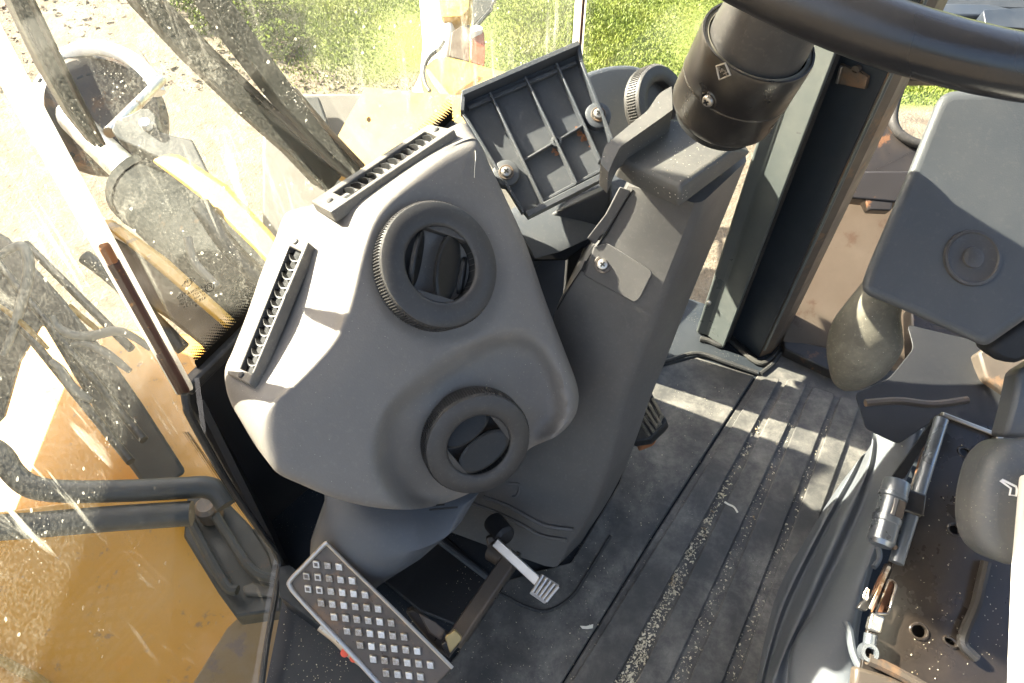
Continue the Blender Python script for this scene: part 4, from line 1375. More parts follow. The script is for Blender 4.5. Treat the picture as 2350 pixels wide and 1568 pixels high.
lathe('neck', CB - AXC * .012, AXC, [(Rc * .80, 0), (Rc * .86, .012)], M['blackhole'], colm, 40)
lathe('shaft_housing', CB + AXC * Lc * .5, AXC, [(Rc * .83, 0), (Rc * .84, Lc * .5 + .004), (Rc * .80, Lc * .5 + .02), (Rc * .76, Lc * .5 + .055), (Rc * .6, Lc * .5 + .06)], M['vent'], colm, 60, 40)
# screw and raised emblem on the collar
def on_collar(px, py, off=0.0):
    r = ray(px, py)
    # ray / cylinder
    o = CAM - CB
    rd = r - AXC * r.dot(AXC); od = o - AXC * o.dot(AXC)
    a, b, c = rd.dot(rd), 2 * rd.dot(od), od.dot(od) - (Rc * 1.0) ** 2
    t = (-b - math.sqrt(max(0, b * b - 4 * a * c))) / (2 * a)
    p = CAM + r * t
    n = (p - CB) - AXC * (p - CB).dot(AXC)
    n.normalize()
    return p + n * off, n
p_, n_ = on_collar(1625, 231, -.0005)
lathe('screw_seat', p_ - n_ * .0006, n_, [(.0064, -.002), (.0064, .0012), (.0056, .0016), (.005, .0006), (0, .0006)], M['gloss'], col_, 28)
screw(p_ + n_ * .0004, n_, .0042, colm, M['steel'])
p_, n_ = on_collar(1658, 161, .0002)
ea = (AXC - n_ * AXC.dot(n_)).normalized(); eb = ea.cross(n_).normalized()
q = [p_ + eb * .0088, p_ + ea * .0088, p_ - eb * .0088, p_ - ea * .0088]
q = [on_collar(*xy, .0003)[0] for xy in ((1644, 152), (1664, 145), (1676, 172), (1651, 183))]
bm = bmesh.new(); add_tube(bm, [lerp(q[i], q[(i + 1) % 4], t) for i in range(4) for t in (0.0, .5)], .0007, 6, True)
finish('emblem', bm, M['steel'], col_)
text('emblem_letters', 'SPX', (q[0] + q[1] + q[2] + q[3]) / 4 + n_ * .0002 - (q[1] - q[3]).normalized() * .0016, (q[2] - q[0]) + (q[1] - q[0]) * .2, (q[1] - q[3]), .0044, M['steel'], col_, .0004)

# ================================================================ steering wheel
RW = .205
PW = None
k_t = -(AXC.dot(XR) - .295 * AXC.dot(UP)) / AXC.dot(FW)
tg = (XR - UP * .295 + FW * k_t).normalized()
best = None
for i_ in range(400):                       # rim and column share one axis
    P_ = D(2100, 98, .25 + i_ * .001)
    W_ = CT + AXC * (P_ - CT).dot(AXC)
    e_ = abs((W_ - P_).dot(tg))
    if best is None or e_ < best[0]:
        best = (e_, P_, W_)
PW, WC = best[1], best[2]
RW = (WC - PW).length
axw = AXC
inw = (WC - PW).normalized()
sw = thing('steering_wheel', WC, 'black rubber steering wheel rim curving across the upper right corner', 'steering wheel')
ring = [WC + (tg * math.cos(a) + inw * math.sin(a)) * RW for a in (2 * PI * k / 96 for k in range(96))]
tube('rim', ring, px_w(75, (PW - CAM).dot(FW)), M['wheel'], sw, 24, True, ang=60)
HC = WC - axw * .012
lathe('hub', HC, axw, [(.04, -.02), (.055, 0), (.055, .02), (.045, .03), (0, .032)], M['wheel'], sw, 40)
for k in range(3):
    a = R((90, 75, 105)[k])
    e = tg * math.cos(a) + inw * math.sin(a)
    tube('spoke', [HC + e * .045, WC - axw * .012 + e * .13, WC + e * RW], .012, M['wheel'], sw, 12)
# ================================================================ ribbed bracket behind the console
BR = thing('ribbed_bracket', D(1230, 300, .73), 'tilted dark slate plastic bracket with moulded ribs and two screws beside the console', 'bracket')
BP = pl(1230, 310, .715, .02, .10, .99)
outl = [(1066, 218), (1321, 107), (1331, 114), (1327, 150), (1400, 320), (1402, 398), (1211, 502), (1194, 482), (1150, 420), (1060, 264)]
slab('back_plate', BP, outl, .004, M['slate'], BR, .001, off=-.012)
def rib_bar(nm, a, b, w, h, base=-.0125):
    A, B = BP.at(*a, base + h / 2), BP.at(*b, base + h / 2)
    bm = bmesh.new()
    s = BP.n.cross(B - A).normalized()
    add_bar(bm, A, B, w, h, s)
    return finish(nm, bm, M['slate'], BR, 30, .0006)
for a, b in (((1124, 217), (1246, 470)), ((1204, 181), (1322, 425)), ((1275, 150), (1376, 372))):
    rib_bar('rib', a, b, .0022, .012)
rib_bar('rib', (1201, 371), (1341, 288), .002, .008)
rib_bar('edge_flange', (1062, 224), (1326, 110), .005, .020, -.013)
rib_bar('edge_flange', (1074, 250), (1322, 146), .004, .006)
rib_bar('edge_flange', (1326, 112), (1332, 150), .004, .015)
rib_bar('edge_flange', (1332, 150), (1402, 326), .003, .015)
rib_bar('edge_flange', (1402, 326), (1404, 392), .003, .010)
rib_bar('edge_flange', (1062, 262), (1200, 490), .003, .010)
rib_bar('bottom_flange', (1208, 496), (1404, 396), .006, .013)
rib_bar('bottom_flange', (1240, 466), (1390, 386), .003, .006)
rib_bar('edge_flange', (1064, 222), (1061, 262), .004, .016)
lathe('boss', BP.at(1275, 329, -.010), BP.n, [(.0052, -.003), (.0052, .006), (.003, .0065), (.0028, .002), (0, .002)], M['slate'], BR, 20)
for (x, y) in ((1161, 400), (1371, 268)):
    c = BP.at(x, y, -.008)
    lathe('screw_boss', c, BP.n, [(.0135, -.006), (.0128, .004), (.011, .005), (0, .005)], M['slate'], BR, 32)
    screw(c + BP.n * .0055, BP.n, .0052, BR, M['steel'], .0075, 'brownsteel')
bm = bmesh.new()
for (x, y, s) in ((1330, 300, 1), (1337, 315, 1.4), (1275, 344, 1), (1282, 350, .8), (1352, 330, .7)):
    for _ in range(6):
        c = BP.at(x + random.uniform(-8, 8), y + random.uniform(-9, 9), -.0112)
        u_, v_ = BP.frame()
        k = [bm.verts.new(c + (u_ * math.cos(a) + v_ * math.sin(a)) * .0016 * s * random.uniform(.6, 1.3)) for a in (0, 1.1, 2.3, 3.4, 4.5, 5.4)]
        bm.faces.new(k)
stuff(finish('rust_flakes', bm, M['rust'], BR, 20, recalc=False))

# dash underside below the bracket
dsh = thing('dash_cowl', D(1300, 540, .80), 'dark rolled dash cowl in shade below the ribbed bracket', 'dash cowl')
rg = []
for (x, y, d, r) in ((1195, 520, .735, .022), (1250, 494, .737, .026), (1330, 452, .742, .028), (1420, 405, .75, .028), (1500, 360, .77, .026)):
    c = D(x, y + 20, d + r)
    rg.append(ell(c, nc(.45, -.75, .45) * r, nc(.35, .4, .85).cross(nc(.9, .45, 0)).normalized() * r, 20))
loft('roll', rg, M['slate'], dsh, True, True, 50)
slab('lower_face', pl(1290, 560, .775, -.2, -.5, .85), [(1200, 520), (1400, 430), (1400, 530), (1300, 600), (1215, 602)], .02, M['black'], dsh, .003)

# rounded pod with a round vent on the right of the dash
pdx = thing('dash_pod', D(1440, 230, .86), 'rounded dark grey dash pod with one round vent behind the column hood', 'dash pod')
PP = pl(1440, 240, .845, .25, .05, .96)
slab('shell', PP, round_poly([(1325, 205), (1338, 166), (1400, 148), (1452, 146), (1500, 162), (1548, 196), (1600, 260), (1560, 350), (1420, 360), (1385, 320)], [10, 26, 20, 20, 24, 20, 10, 10, 10, 10], 5), .12, M['slate'], pdx, .012, 4)
prism('support', [Vector((.072, .711, 0)), Vector((.21, .702, 0)), Vector((.21, .702, .36)), Vector((.072, .711, .36))], Vector((0, .025, 0)), M['black'], pdx)
vx = nc(.62, -.05, .78)
vc = D(1522, 238, .83)
pv = lathe('round_vent', vc, vx, [(.043, -.02), (.043, -.003), (.041, 0), (.034, .001), (.027, 0), (.025, -.002), (.025, -.012), (0, -.012)], M['vent'], pdx, 56, 40)
bm = bmesh.new()
u_, v_, _ = basis(vx)
for k in range(90):
    a = 2 * PI * k / 90
    e = u_ * math.cos(a) + v_ * math.sin(a); tn = v_ * math.cos(a) - u_ * math.sin(a)
    w = PI * .043 / 90 * .5
    A = [vc + e * .0428 + tn * w - vx * .003, vc + e * .044 + tn * w * .5 - vx * .004, vc + e * .044 - tn * w * .5 - vx * .004, vc + e * .0428 - tn * w - vx * .003]
    add_prism(bm, A, [p - vx * .012 for p in A])
stuff(finish('knurled_grip', bm, M['vent'], pv, 30))

# ================================================================ pedals
bk = thing('brake_pedal', FL.at(900, 1480), 'large slanted pedal plate covered in worn square studs at the lower left', 'pedal', 'foot pedals')
PPL = pl(850, 1400, .70, -.02, .12, .99)
pout = round_poly([(746, 1247), (662, 1334), (668, 1352), (930, 1640), (1040, 1532)], [10, 10, 8, 10, 12], 4)
slab('plate', PPL, pout, .006, M['brownsteel'], bk, .0012)
# turned-up bright rim on the upper left sides
def on_p(x, y, o=0.0):
    return PPL.at(x, y, o)
tube('rim', smooth_path([on_p(x, y, .0005) for x, y in ((752, 1249), (744, 1250), (700, 1296), (667, 1331), (666, 1346), (690, 1376), (800, 1494), (925, 1630))], 5), .0024, M['steel'], bk, 8)
tube('rim', smooth_path([on_p(x, y, .0005) for x, y in ((752, 1249), (800, 1297), (900, 1395), (1000, 1495), (1038, 1533))], 5), .0018, M['steel'], bk, 8)
inner = [(748, 1256), (674, 1334), (926, 1612), (1032, 1536)]
stud = None
st_u = on_p(876, 1400) - on_p(850, 1397.3); st_v = on_p(853.7, 1429.4) - on_p(850, 1400)
su, sv = st_u.normalized(), st_v.normalized()
slots = []
for i in range(-14, 22):
    for j in range(-4, 14):
        x = 730.4 + 26.1 * i + 3.7 * j; y = 1324.3 + 2.7 * i + 29.4 * j
        if in_poly(x, y, inner) and seg_dist(x, y, inner) > 9 and y < 1600:
            slots.append((x, y))
for k, (x, y) in enumerate(slots):
    c = on_p(x, y, 0)
    if stud is None:
        c0 = c
        bm = bmesh.new()
        hw = .0030
        base = [c + su * a * hw * 1.15 + sv * b * hw * 1.15 for a, b in ((-1, -1), (1, -1), (1, 1), (-1, 1))]
        top = [c + su * a * hw + sv * b * hw + PPL.n * .0028 for a, b in ((-1, -1), (1, -1), (1, 1), (-1, 1))]
        add_prism(bm, top, base)
        stud = finish('stud', bm, M['stud'], bk, 30, .0004, 1)
    else:
        o = stud.copy(); COL.objects.link(o); o.parent = bk
        o.matrix_local = Matrix.Translation(c - c0)
    # the ones nearest the toe are worn hollow
    if x < 745 and y < 1360:
        bm = bmesh.new()
        t_ = [c + su * a * .0016 + sv * b * .0016 + PPL.n * .0030 for a, b in ((-1, -1), (1, -1), (1, 1), (-1, 1))]
        add_prism(bm, t_, [p - PPL.n * .001 for p in t_])
        finish('worn_core', bm, M['brownsteel'], bk, 30)
bm = bmesh.new()
for _ in range(420):                        # dried mud packed between the studs
    x, y = random.uniform(660, 1040), random.uniform(1250, 1568)
    if in_poly(x, y, inner) and random.random() < .35 + .5 * (seg_dist(x, y, inner) < 14):
        c = on_p(x, y, .0002); s = random.choice((.0006, .0009, .0014))
        vs = [bm.verts.new(c + su * random.uniform(-1, 1) * s + sv * random.uniform(-1, 1) * s + PPL.n * random.uniform(0, .7) * s) for _k in range(4)]
        for q in ((0, 1, 2), (0, 2, 3), (0, 3, 1), (1, 3, 2)):
            bm.faces.new([vs[i] for i in q])
stuff(finish('packed_mud', bm, M['brownsteel'], bk, 20))
arm_a, arm_b = D(1170, 1285, .80), D(1040, 1475, .735)
bar('arm', arm_a, arm_b, .017, .014, XR, M['brownsteel'], bk, .002)
bar('arm_web', arm_a + FW * .014 + XR * .010, arm_b + FW * .014 + XR * .010, .006, .02, XR, M['darkmetal'], bk, .001)
slab('bracket', pl(980, 1450, .725, .1, .15, .98), [(930, 1404), (946, 1398), (1000, 1440), (1056, 1478), (1030, 1512), (1000, 1490), (950, 1432)], .02, M['darkmetal'], bk, .002)
slab('bracket_fin', pl(990, 1440, .712, .3, .3, .9), [(962, 1408), (1000, 1428), (1022, 1448), (1012, 1470), (985, 1452)], .004, M['brownsteel'], bk, .001)
slab('brass_clip', pl(1035, 1470, .705, .05, .1, .99), [(1020, 1462), (1044, 1446), (1059, 1462), (1058, 1470), (1032, 1500)], .006, M['brass'], bk, .001)
slab('bracket_tab', pl(1025, 1492, .71, .05, .1, .99), [(1012, 1480), (1026, 1470), (1036, 1498), (1030, 1512)], .008, M['darkmetal'], bk, .001)
tube('pivot', [D(1128, 1262, .815), D(1176, 1292, .80)], .012, M['brownsteel'], bk, 14)
tube('under_lever', smooth_path([D(x, y, .73) for x, y in ((738, 1432), (775, 1462), (805, 1492), (850, 1528), (880, 1560))], 5), .007, M['steel'], bk, 10)
lathe('red_plug', D(792, 1496, .722), nc(0, 0, 1), [(.0042, -.003), (.0042, .003), (0, .004)], M['redplug'], bk, 12)
lathe('red_plug', D(813, 1508, .722), nc(0, 0, 1), [(.0042, -.003), (.0042, .003), (0, .004)], M['redplug'], bk, 12)
# blue-grey step under the pedal
fs = thing('floor_step', FL.at(720, 1440), 'dark blue moulded step on the floor below the studded pedal', 'step')
floor_slab('block', round_poly([(640, 1300), (668, 1296), (790, 1430), (800, 1465), (768, 1462), (640, 1368)], 8, 3), .0, .03, M['floorpanel'], fs, .006)

tp = thing('column_tilt_pedal', FL.at(1210, 1320), 'small bright foot lever with a ribbed pad at the base of the column', 'pedal', 'foot pedals')
RP = pl(1190, 1290, .790, .0, .25, .97)
bar('lever', D(1136, 1244, .80), D(1238, 1338, .778), .0105, .005, XR + UP * .9, M['steel'], tp, .001)
slab('pad_block', pl(1249, 1350, .772, .0, .35, .94), round_poly([(1214, 1361), (1228, 1345), (1242, 1316), (1284, 1343), (1270, 1366), (1250, 1386)], 4, 3), .008, M['steel'], tp, .0012)
PDP = pl(1249, 1350, .7705, .0, .35, .94)
for k in range(5):
    t_ = k / 4
    a = (lerp(1222, 1252, t_), lerp(1358, 1380, t_)); b = (lerp(1245, 1280, t_), lerp(1320, 1346, t_))
    tube('pad_rib', [PDP.at(*a, .0005), PDP.at(*b, .0005)], .0021, M['chrome'], tp, 8)
lathe('pivot_boss', D(1152, 1222, .815), nc(.5, -.4, .75), [(.012, -.02), (.012, .006), (.0085, .010), (0, .010)], M['black'], tp, 20)
slab('pivot_bracket', pl(1140, 1265, .81, .1, .1, .98), [(1115, 1235), (1128, 1228), (1150, 1250), (1156, 1290), (1140, 1292), (1122, 1270)], .012, M['brownsteel'], tp, .002)

ac = thing('accelerator_pedal', FL.at(1495, 1010), 'ribbed rubber accelerator pedal behind the right edge of the column', 'pedal', 'foot pedals')
AP = pl(1495, 955, .90, -.3, .45, .84)
slab('pad', AP, [(1492, 895), (1500, 912), (1531, 966), (1520, 980), (1490, 1008), (1450, 1014), (1440, 960)], .02, M['rubber'], ac, .002)
for a, b in (((1490, 905), (1478, 945)), ((1487, 925), (1516, 975)), ((1481, 940), (1508, 982)), ((1474, 955), (1500, 992)), ((1468, 968), (1490, 1000)), ((1518, 955), (1510, 978)), ((1497, 915), (1522, 958))):
    A, B = AP.at(*a, .002), AP.at(*b, .002)
    bm = bmesh.new(); add_bar(bm, A, B, .0035, .005, AP.n.cross(B - A))
    finish('tread_rib', bm, M['boot'], ac, 30, .0008)
slab('rusty_heel', pl(1490, 1005, .91, 0, .5, .86), [(1462, 1000), (1490, 985), (1520, 980), (1505, 1010), (1470, 1024)], .02, M['rust'], ac, .003)

# ================================================================ right post, door and side panels
def tpost(px0, py0, px1, py1, dtop):
    return horiz(.0).at(px0, py0), D(px1, py1, dtop)
po = thing('cab_post', FL.at(1690, 790), 'upright dark green grey cab post with a blue black channel beside the side window', 'post')
base = [(1596, 764), (1621, 771), (1660, 802), (1668, 778), (1676, 768), (1740, 822), (1768, 812), (1796, 782)]
top = [(1806, 92), (1853, 92), (1927, 112), (1938, 104), (1946, 104), (2014, 146), (2030, 140), (2050, 130)]
dt = .735
def extend(a, b, k):
    return a + (b - a) * k
Bp = [horiz(.002).at(*p) for p in base]
Vv_ = (D(1853, 92, dt) - Bp[1]) * 2.2
Tp = [b + Vv_ for b in Bp]
def strip(nm, i0, i1, mat, bev=.002, thick=.02):
    idx = list(range(i0, i1 + 1))
    fa = [Bp[i] for i in idx] + [Tp[i] for i in idx[::-1]]
    bm = bmesh.new()
    n = len(idx)
    off = Vector((.012, .03, 0)).normalized() * thick
    vb = [[bm.verts.new(Bp[i]), bm.verts.new(Tp[i])] for i in idx]
    vo = [[bm.verts.new(Bp[i] + off), bm.verts.new(Tp[i] + off)] for i in idx]
    for k in range(n - 1):
        bm.faces.new((vb[k][0], vb[k + 1][0], vb[k + 1][1], vb[k][1]))
        bm.faces.new((vo[k + 1][0], vo[k][0], vo[k][1], vo[k + 1][1]))
        bm.faces.new((vb[k][1], vb[k + 1][1], vo[k + 1][1], vo[k][1]))
        bm.faces.new((vo[k][0], vo[k + 1][0], vb[k + 1][0], vb[k][0]))
    bm.faces.new((vb[0][0], vb[0][1], vo[0][1], vo[0][0]))
    bm.faces.new((vb[-1][1], vb[-1][0], vo[-1][0], vo[-1][1]))
    return finish(nm, bm, mat, po, 20, bev, 2)
strip('front_face', 0, 2, M['post'], .003)
strip('channel', 3, 5, M['channel'], .002, .015)
strip('rear_trim', 5, 7, M['brownsteel'], .002)
A, B = Bp[2], Bp[3]
bar('rubber_joint', (A + B) / 2 + Vector((.002, .008, 0)), (Tp[2] + Tp[3]) / 2 + Vector((.002, .008, 0)), .009, .012, B - A, M['rubber'], po, .002)
bar('bright_edge', Bp[5] + Vector((.003, -.002, .02)), Tp[5] + Vector((.003, -.002, 0)), .004, .003, XR, M['post'], po, .001)
lathe('screw', lerp(Bp[0], Tp[0], .07) + Vector((.004, -.003, 0)), Vector((-.3, -.9, .2)), [(.0035, -.002), (.0035, .0012), (.002, .002), (0, .002)], M['steel'], po, 14)
tube('foot_seal', smooth_path([horiz(.004).at(*p) for p in ((1606, 778), (1626, 782), (1656, 794), (1670, 778), (1736, 832), (1770, 822), (1800, 788))], 4), .004, M['rubber'], po, 8)
# sticker-like latch plate near the top of the channel
chn = (Bp[4] - Bp[5]).cross(Tp[4] - Bp[4]).normalized()
if chn.dot(CAM - Bp[4]) < 0:
    chn = -chn
CHP = Plane(Bp[4], chn)
slab_holes('latch_plate', Plane(CHP.p + chn * .006, chn), [(1927, 148), (1990, 178), (1984, 205), (1918, 192)], [[CHP.at(1962 + 9 * math.cos(a), 160 + 8 * math.sin(a), .006) for a in (k * PI / 6 for k in range(12))]], .004, M['brownsteel'], po)
bar('latch_edge', CHP.at(1930, 152, .008), CHP.at(1920, 192, .008), .003, .003, chn, M['steel'], po, .0005)

dr = thing('side_door', Vector((.62, .68, .0)), 'dark right door frame with a rounded window opening and a crossbar', 'door')
DRP = pl(2050, 400, 1.02, -.1, .1, .98)
win = [(2076, 176), (2056, 226), (2047, 270), (2054, 298), (2076, 318), (2108, 332), (2180, 340), (2330, 300), (2330, 176)]
win = round_poly(win, [6, 20, 20, 20, 16, 16, 10, 10, 6], 4)
slab_holes('frame_panel', DRP, [(1985, 110), (2420, 110), (2420, 420), (1945, 420), (1960, 395)], [[DRP.at(*p) for p in win]], .03, M['darkmetal'], dr, .002)
tube('window_seal', [DRP.at(*p, .004) for p in win], .0065, M['rubber'], dr, 10, True)
win_i = [lerp(Vector(p), Vector((2180, 260)), .05) for p in win]
tube('bright_bead', [DRP.at(*p, .0005) for p in win_i], .0028, M['rail'], dr, 8, True)
slab('pane', DRP, [tuple(lerp(Vector(p), Vector((2180, 260)), -.02)) for p in win], .004, M['clear'], dr, 0, off=-.012)
slab('crossbar', DRP, [(1953, 392), (2110, 392), (2085, 468), (1926, 452)], .03, M['darkmetal'], dr, .003, off=.02)
slab('bracket', DRP, [(1982, 455), (2050, 460), (2045, 484), (1995, 482)], .02, M['darkmetal'], dr, .002, off=.018)
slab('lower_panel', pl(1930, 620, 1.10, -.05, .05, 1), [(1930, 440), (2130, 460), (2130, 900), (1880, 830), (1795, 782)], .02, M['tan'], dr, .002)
slab('bottom_rail', horiz(.02), [(1795, 776), (1960, 812), (1985, 832), (1950, 870), (1800, 800)], .02, M['darkmetal'], dr, .002)
bar('upper_rail', D(2120, 8, 1.2), D(2420, 20, 1.15), .02, .03, UP, M['channel'], dr, .003)
uo = thing('rear_side_panel', D(2290, 60, 1.15), 'brown grey side panel and ledge beyond the steering wheel rim', 'panel')
slab('ledge', pl(2290, 30, 1.15, 0, .5, .86), [(2040, 6), (2420, 10), (2420, 38), (2060, 34)], .05, M['channel'], uo, .004)
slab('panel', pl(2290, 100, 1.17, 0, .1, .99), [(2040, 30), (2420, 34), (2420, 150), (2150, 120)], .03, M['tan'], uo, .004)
slab('grip', pl(2300, 45, 1.12, 0, .3, .95), round_poly([(2255, 22), (2420, 16), (2420, 70), (2262, 60)], 8), .03, M['channel'], uo, .005)

# ================================================================ console beside the seat
ar = thing('armrest_console', Vector((.5, .46, .0)), 'large padded dark grey control console right of the steering column, with a round recessed plug', 'console')
ARP = pl(2180, 480, .56, -.02, .05, 1)
slab_ray('pad', ARP, round_poly([(2158, 205), (2420, 205), (2420, 690), (2262, 800), (2052, 705), (1968, 672), (1990, 610), (2080, 400)], [40, 0, 0, 20, 24, 34, 24, 14], 5), .09, M['pod'], ar, .017, 6)
pc_, pn = ARP.at(2231, 592, .001), ARP.n
plg = lathe('round_plug', pc_, pn, [(.0215, -.001), (.021, .0012), (.0190, .0016), (.0182, .0004), (.0165, -.0002), (.008, .0003), (.0075, .0018), (.0055, .0024), (0, .0026)], M['vent'], ar, 48)
slab('under_arm', pl(2300, 790, .62, -.1, -.3, .94), [(2262, 806), (2420, 690), (2420, 800), (2330, 840), (2290, 830)], .03, M['black'], ar, .006)
rg = []
for (x, y, wpx, d) in ((2048, 640, 40, .62), (2032, 690, 64, .621), (2012, 731, 73, .624), (2008, 770, 80, .628), (2008, 808, 81, .632), (2000, 848, 68, .638), (1990, 878, 50, .644), (1980, 897, 22, .65)):
    c = D(x, y, d)
    rg.append(ell(c + FW * .02, XR * px_w(wpx, d), nc(0, .25, .97) * .034 * wpx / 84, 28))
rgs = [list(r) for r in zip(*[smooth_path([r[k] for r in rg], 4) for k in range(28)])]
loft('boot', rgs, M['boot'], ar, True, True, 60)
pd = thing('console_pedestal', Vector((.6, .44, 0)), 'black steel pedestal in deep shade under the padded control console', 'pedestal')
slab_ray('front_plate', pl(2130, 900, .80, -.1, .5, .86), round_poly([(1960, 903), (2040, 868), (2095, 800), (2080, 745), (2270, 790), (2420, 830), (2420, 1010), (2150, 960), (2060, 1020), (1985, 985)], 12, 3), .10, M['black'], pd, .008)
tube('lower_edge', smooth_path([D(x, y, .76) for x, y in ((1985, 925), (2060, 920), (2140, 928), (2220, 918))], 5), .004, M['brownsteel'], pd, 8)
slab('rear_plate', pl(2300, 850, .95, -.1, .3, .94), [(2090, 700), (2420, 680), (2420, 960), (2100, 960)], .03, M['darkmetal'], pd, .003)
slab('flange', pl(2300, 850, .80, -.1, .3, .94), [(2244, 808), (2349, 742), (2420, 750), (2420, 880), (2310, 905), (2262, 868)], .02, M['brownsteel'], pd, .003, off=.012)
lf = slab('dry_leaf', pl(2304, 878, .84, 0, .4, .9), [(2294, 886), (2306, 874), (2322, 870), (2318, 882), (2300, 890)], .0008, M['leafyellow'], None, 0)
tag(lf, 'small curled yellow leaf lying against the pedestal under the control console', 'leaf')

# ================================================================ seat base
sb_ = thing('seat_suspension', Vector((.42, .30, .0)), 'black oily seat base plate with oval holes, slide rod and latch at the lower right', 'seat base')
SBP = pl(2180, 1250, .665, .05, .28, .96)
def oval(x, y, a, b, rot):
    return [SBP.at(x + a * math.cos(t_) * math.cos(rot) - b * math.sin(t_) * math.sin(rot), y + a * math.cos(t_) * math.sin(rot) + b * math.sin(t_) * math.cos(rot)) for t_ in (k * PI / 8 for k in range(16))]
hs = [(2213, 1038, 15, 8, .5), (2189, 1216, 15, 10, .6), (2108, 1449, 20, 15, .6), (2180, 1473, 17, 7, .6)]
slot_ = [SBP.at(*p) for p in round_poly([(2040, 1328), (2057, 1340), (2036, 1410), (2008, 1408)], [8, 8, 5, 5], 3)]
slab_holes('plate', SBP, [(2157, 949), (2294, 1000), (2304, 1018), (2420, 1040), (2420, 1720), (1960, 1720), (1972, 1560), (1992, 1440), (2010, 1395), (2058, 1280), (2134, 1043)], [oval(*h) for h in hs] + [slot_], .004, M['seatplate'], sb_, .001)
slab('under_pan', SBP, [(2140, 960), (2420, 1000), (2420, 1720), (1975, 1720), (2010, 1400)], .004, M['darkmetal'], sb_, 0, off=-.03)
for h in hs:
    tube('hole_lip', oval(h[0], h[1], h[2] + 1.5, h[3] + 1.5, h[4]), .0014, M['seatplate'], sb_, 6, True)
slab('rust_bar', SBP, [(2030, 1330), (2060, 1342), (2034, 1412), (2004, 1406)], .006, M['rust'], sb_, .001, off=-.008)
tube('slot_lip', slot_, .0012, M['steel'], sb_, 6, True)
tube('slide_rod', [SBP.at(2160, 962, .006), SBP.at(2056, 1292, .006)], .0062, M['rail'], sb_, 16)
slab('slide_gap', SBP, [(2150, 952), (2128, 1010), (2075, 1098), (2040, 1105), (2100, 1020)], .003, M['blackhole'], sb_, 0, off=.001)
la_, lb_ = SBP.at(2058, 1104, .014), SBP.at(2018, 1252, .014)
axl = (lb_ - la_).normalized(); LL = (lb_ - la_).length
lat = lathe('latch', la_, axl, [(.0105, 0), (.0115, .002), (.0115, LL * .2), (.0122, LL * .21), (.0122, LL * .27), (.0105, LL * .28), (.0105, LL * .56), (.0122, LL * .57), (.0122, LL * .65), (.0115, LL * .66), (.0115, LL * .93), (.009, LL), (0, LL)], M['rail'], sb_, 28, 30)
sn = SBP.n
mid1, mid2 = la_ + axl * LL * .30, la_ + axl * LL * .55
side = sn.cross(axl).normalized()
bar('latch_window', mid1 + sn * .0104 + side * .004, mid2 + sn * .0104 + side * .004, .007, .001, side, M['brownsteel'], lat, .0003)
bar('latch_pin', mid1 + sn * .011 - side * .002, mid2 + sn * .011 - side * .002, .003, .002, side, M['chrome'], lat, .0003)
bar('clamp_block', SBP.at(2092, 1128, .008), SBP.at(2084, 1180, .008), .022, .012, XR, M['darkmetal'], sb_, .002)
bar('strip_spring', SBP.at(2038, 1240, .006), SBP.at(2052, 1260, .006), .004, .01, XR, M['brownsteel'], sb_, .001)
slab('bent_tab', SBP, [(2035, 1292), (2046, 1296), (2000, 1395), (1984, 1404), (1968, 1396), (1978, 1382), (2000, 1370)], .005, M['darkmetal'], sb_, .001, off=.008)
tube('spring_wire', smooth_path([SBP.at(x, y, .012) for x, y in ((1990, 1350), (1984, 1362), (1982, 1372), (1988, 1376), (1993, 1352))], 4), .0011, M['chrome'], sb_, 6)
bar('tab_edge', SBP.at(2040, 1300, .013), SBP.at(1996, 1398, .013), .003, .002, XR, M['steel'], sb_, .0005)
bar('small_bracket', SBP.at(2012, 1410, .004), SBP.at(2002, 1450, .004), .012, .008, XR, M['steel'], sb_, .002)
tube('roll_pin', [SBP.at(1998, 1455, .008), SBP.at(1994, 1488, .008)], .0055, M['rail'], sb_, 14)
rc = SBP.at(1991, 1497, .010)
lathe('coil_end', rc, sn, [(.0045, 0), (.0045, .004), (.0075, .004), (.0078, 0), (.0075, -.004), (.0045, -.004), (.0045, 0)], M['rail'], sb_, 24, cap=False)
lathe('coil_core', rc - sn * .002, sn, [(.0044, 0), (0, 0)], M['blackhole'], sb_, 20)
tube('edge_fold', smooth_path([SBP.at(x, y, .004) for x, y in ((2262, 1290), (2250, 1340), (2238, 1390), (2212, 1450), (2210, 1480), (2240, 1510))], 5), .0045, M['darkmetal'], sb_, 8)
bar('front_edge', SBP.at(2160, 950, .002), SBP.at(2296, 1002, .002), .004, .006, UP, M['steel'], sb_, .001)
slab('edge_clip', SBP, [(2288, 1000), (2304, 1000), (2300, 1022), (2286, 1020)], .01, M['steel'], sb_, .001, off=.008)
slab('front_rail', SBP, [(1965, 1530), (2000, 1540), (2120, 1575), (2110, 1600), (1960, 1580)], .012, M['brownsteel'], sb_, .003, off=.010)
tube('pan_edge', smooth_path([SBP.at(x, y, .010) for x, y in ((1990, 1512), (2030, 1530), (2080, 1556), (2140, 1590))], 4), .005, M['brownsteel'], sb_, 8)
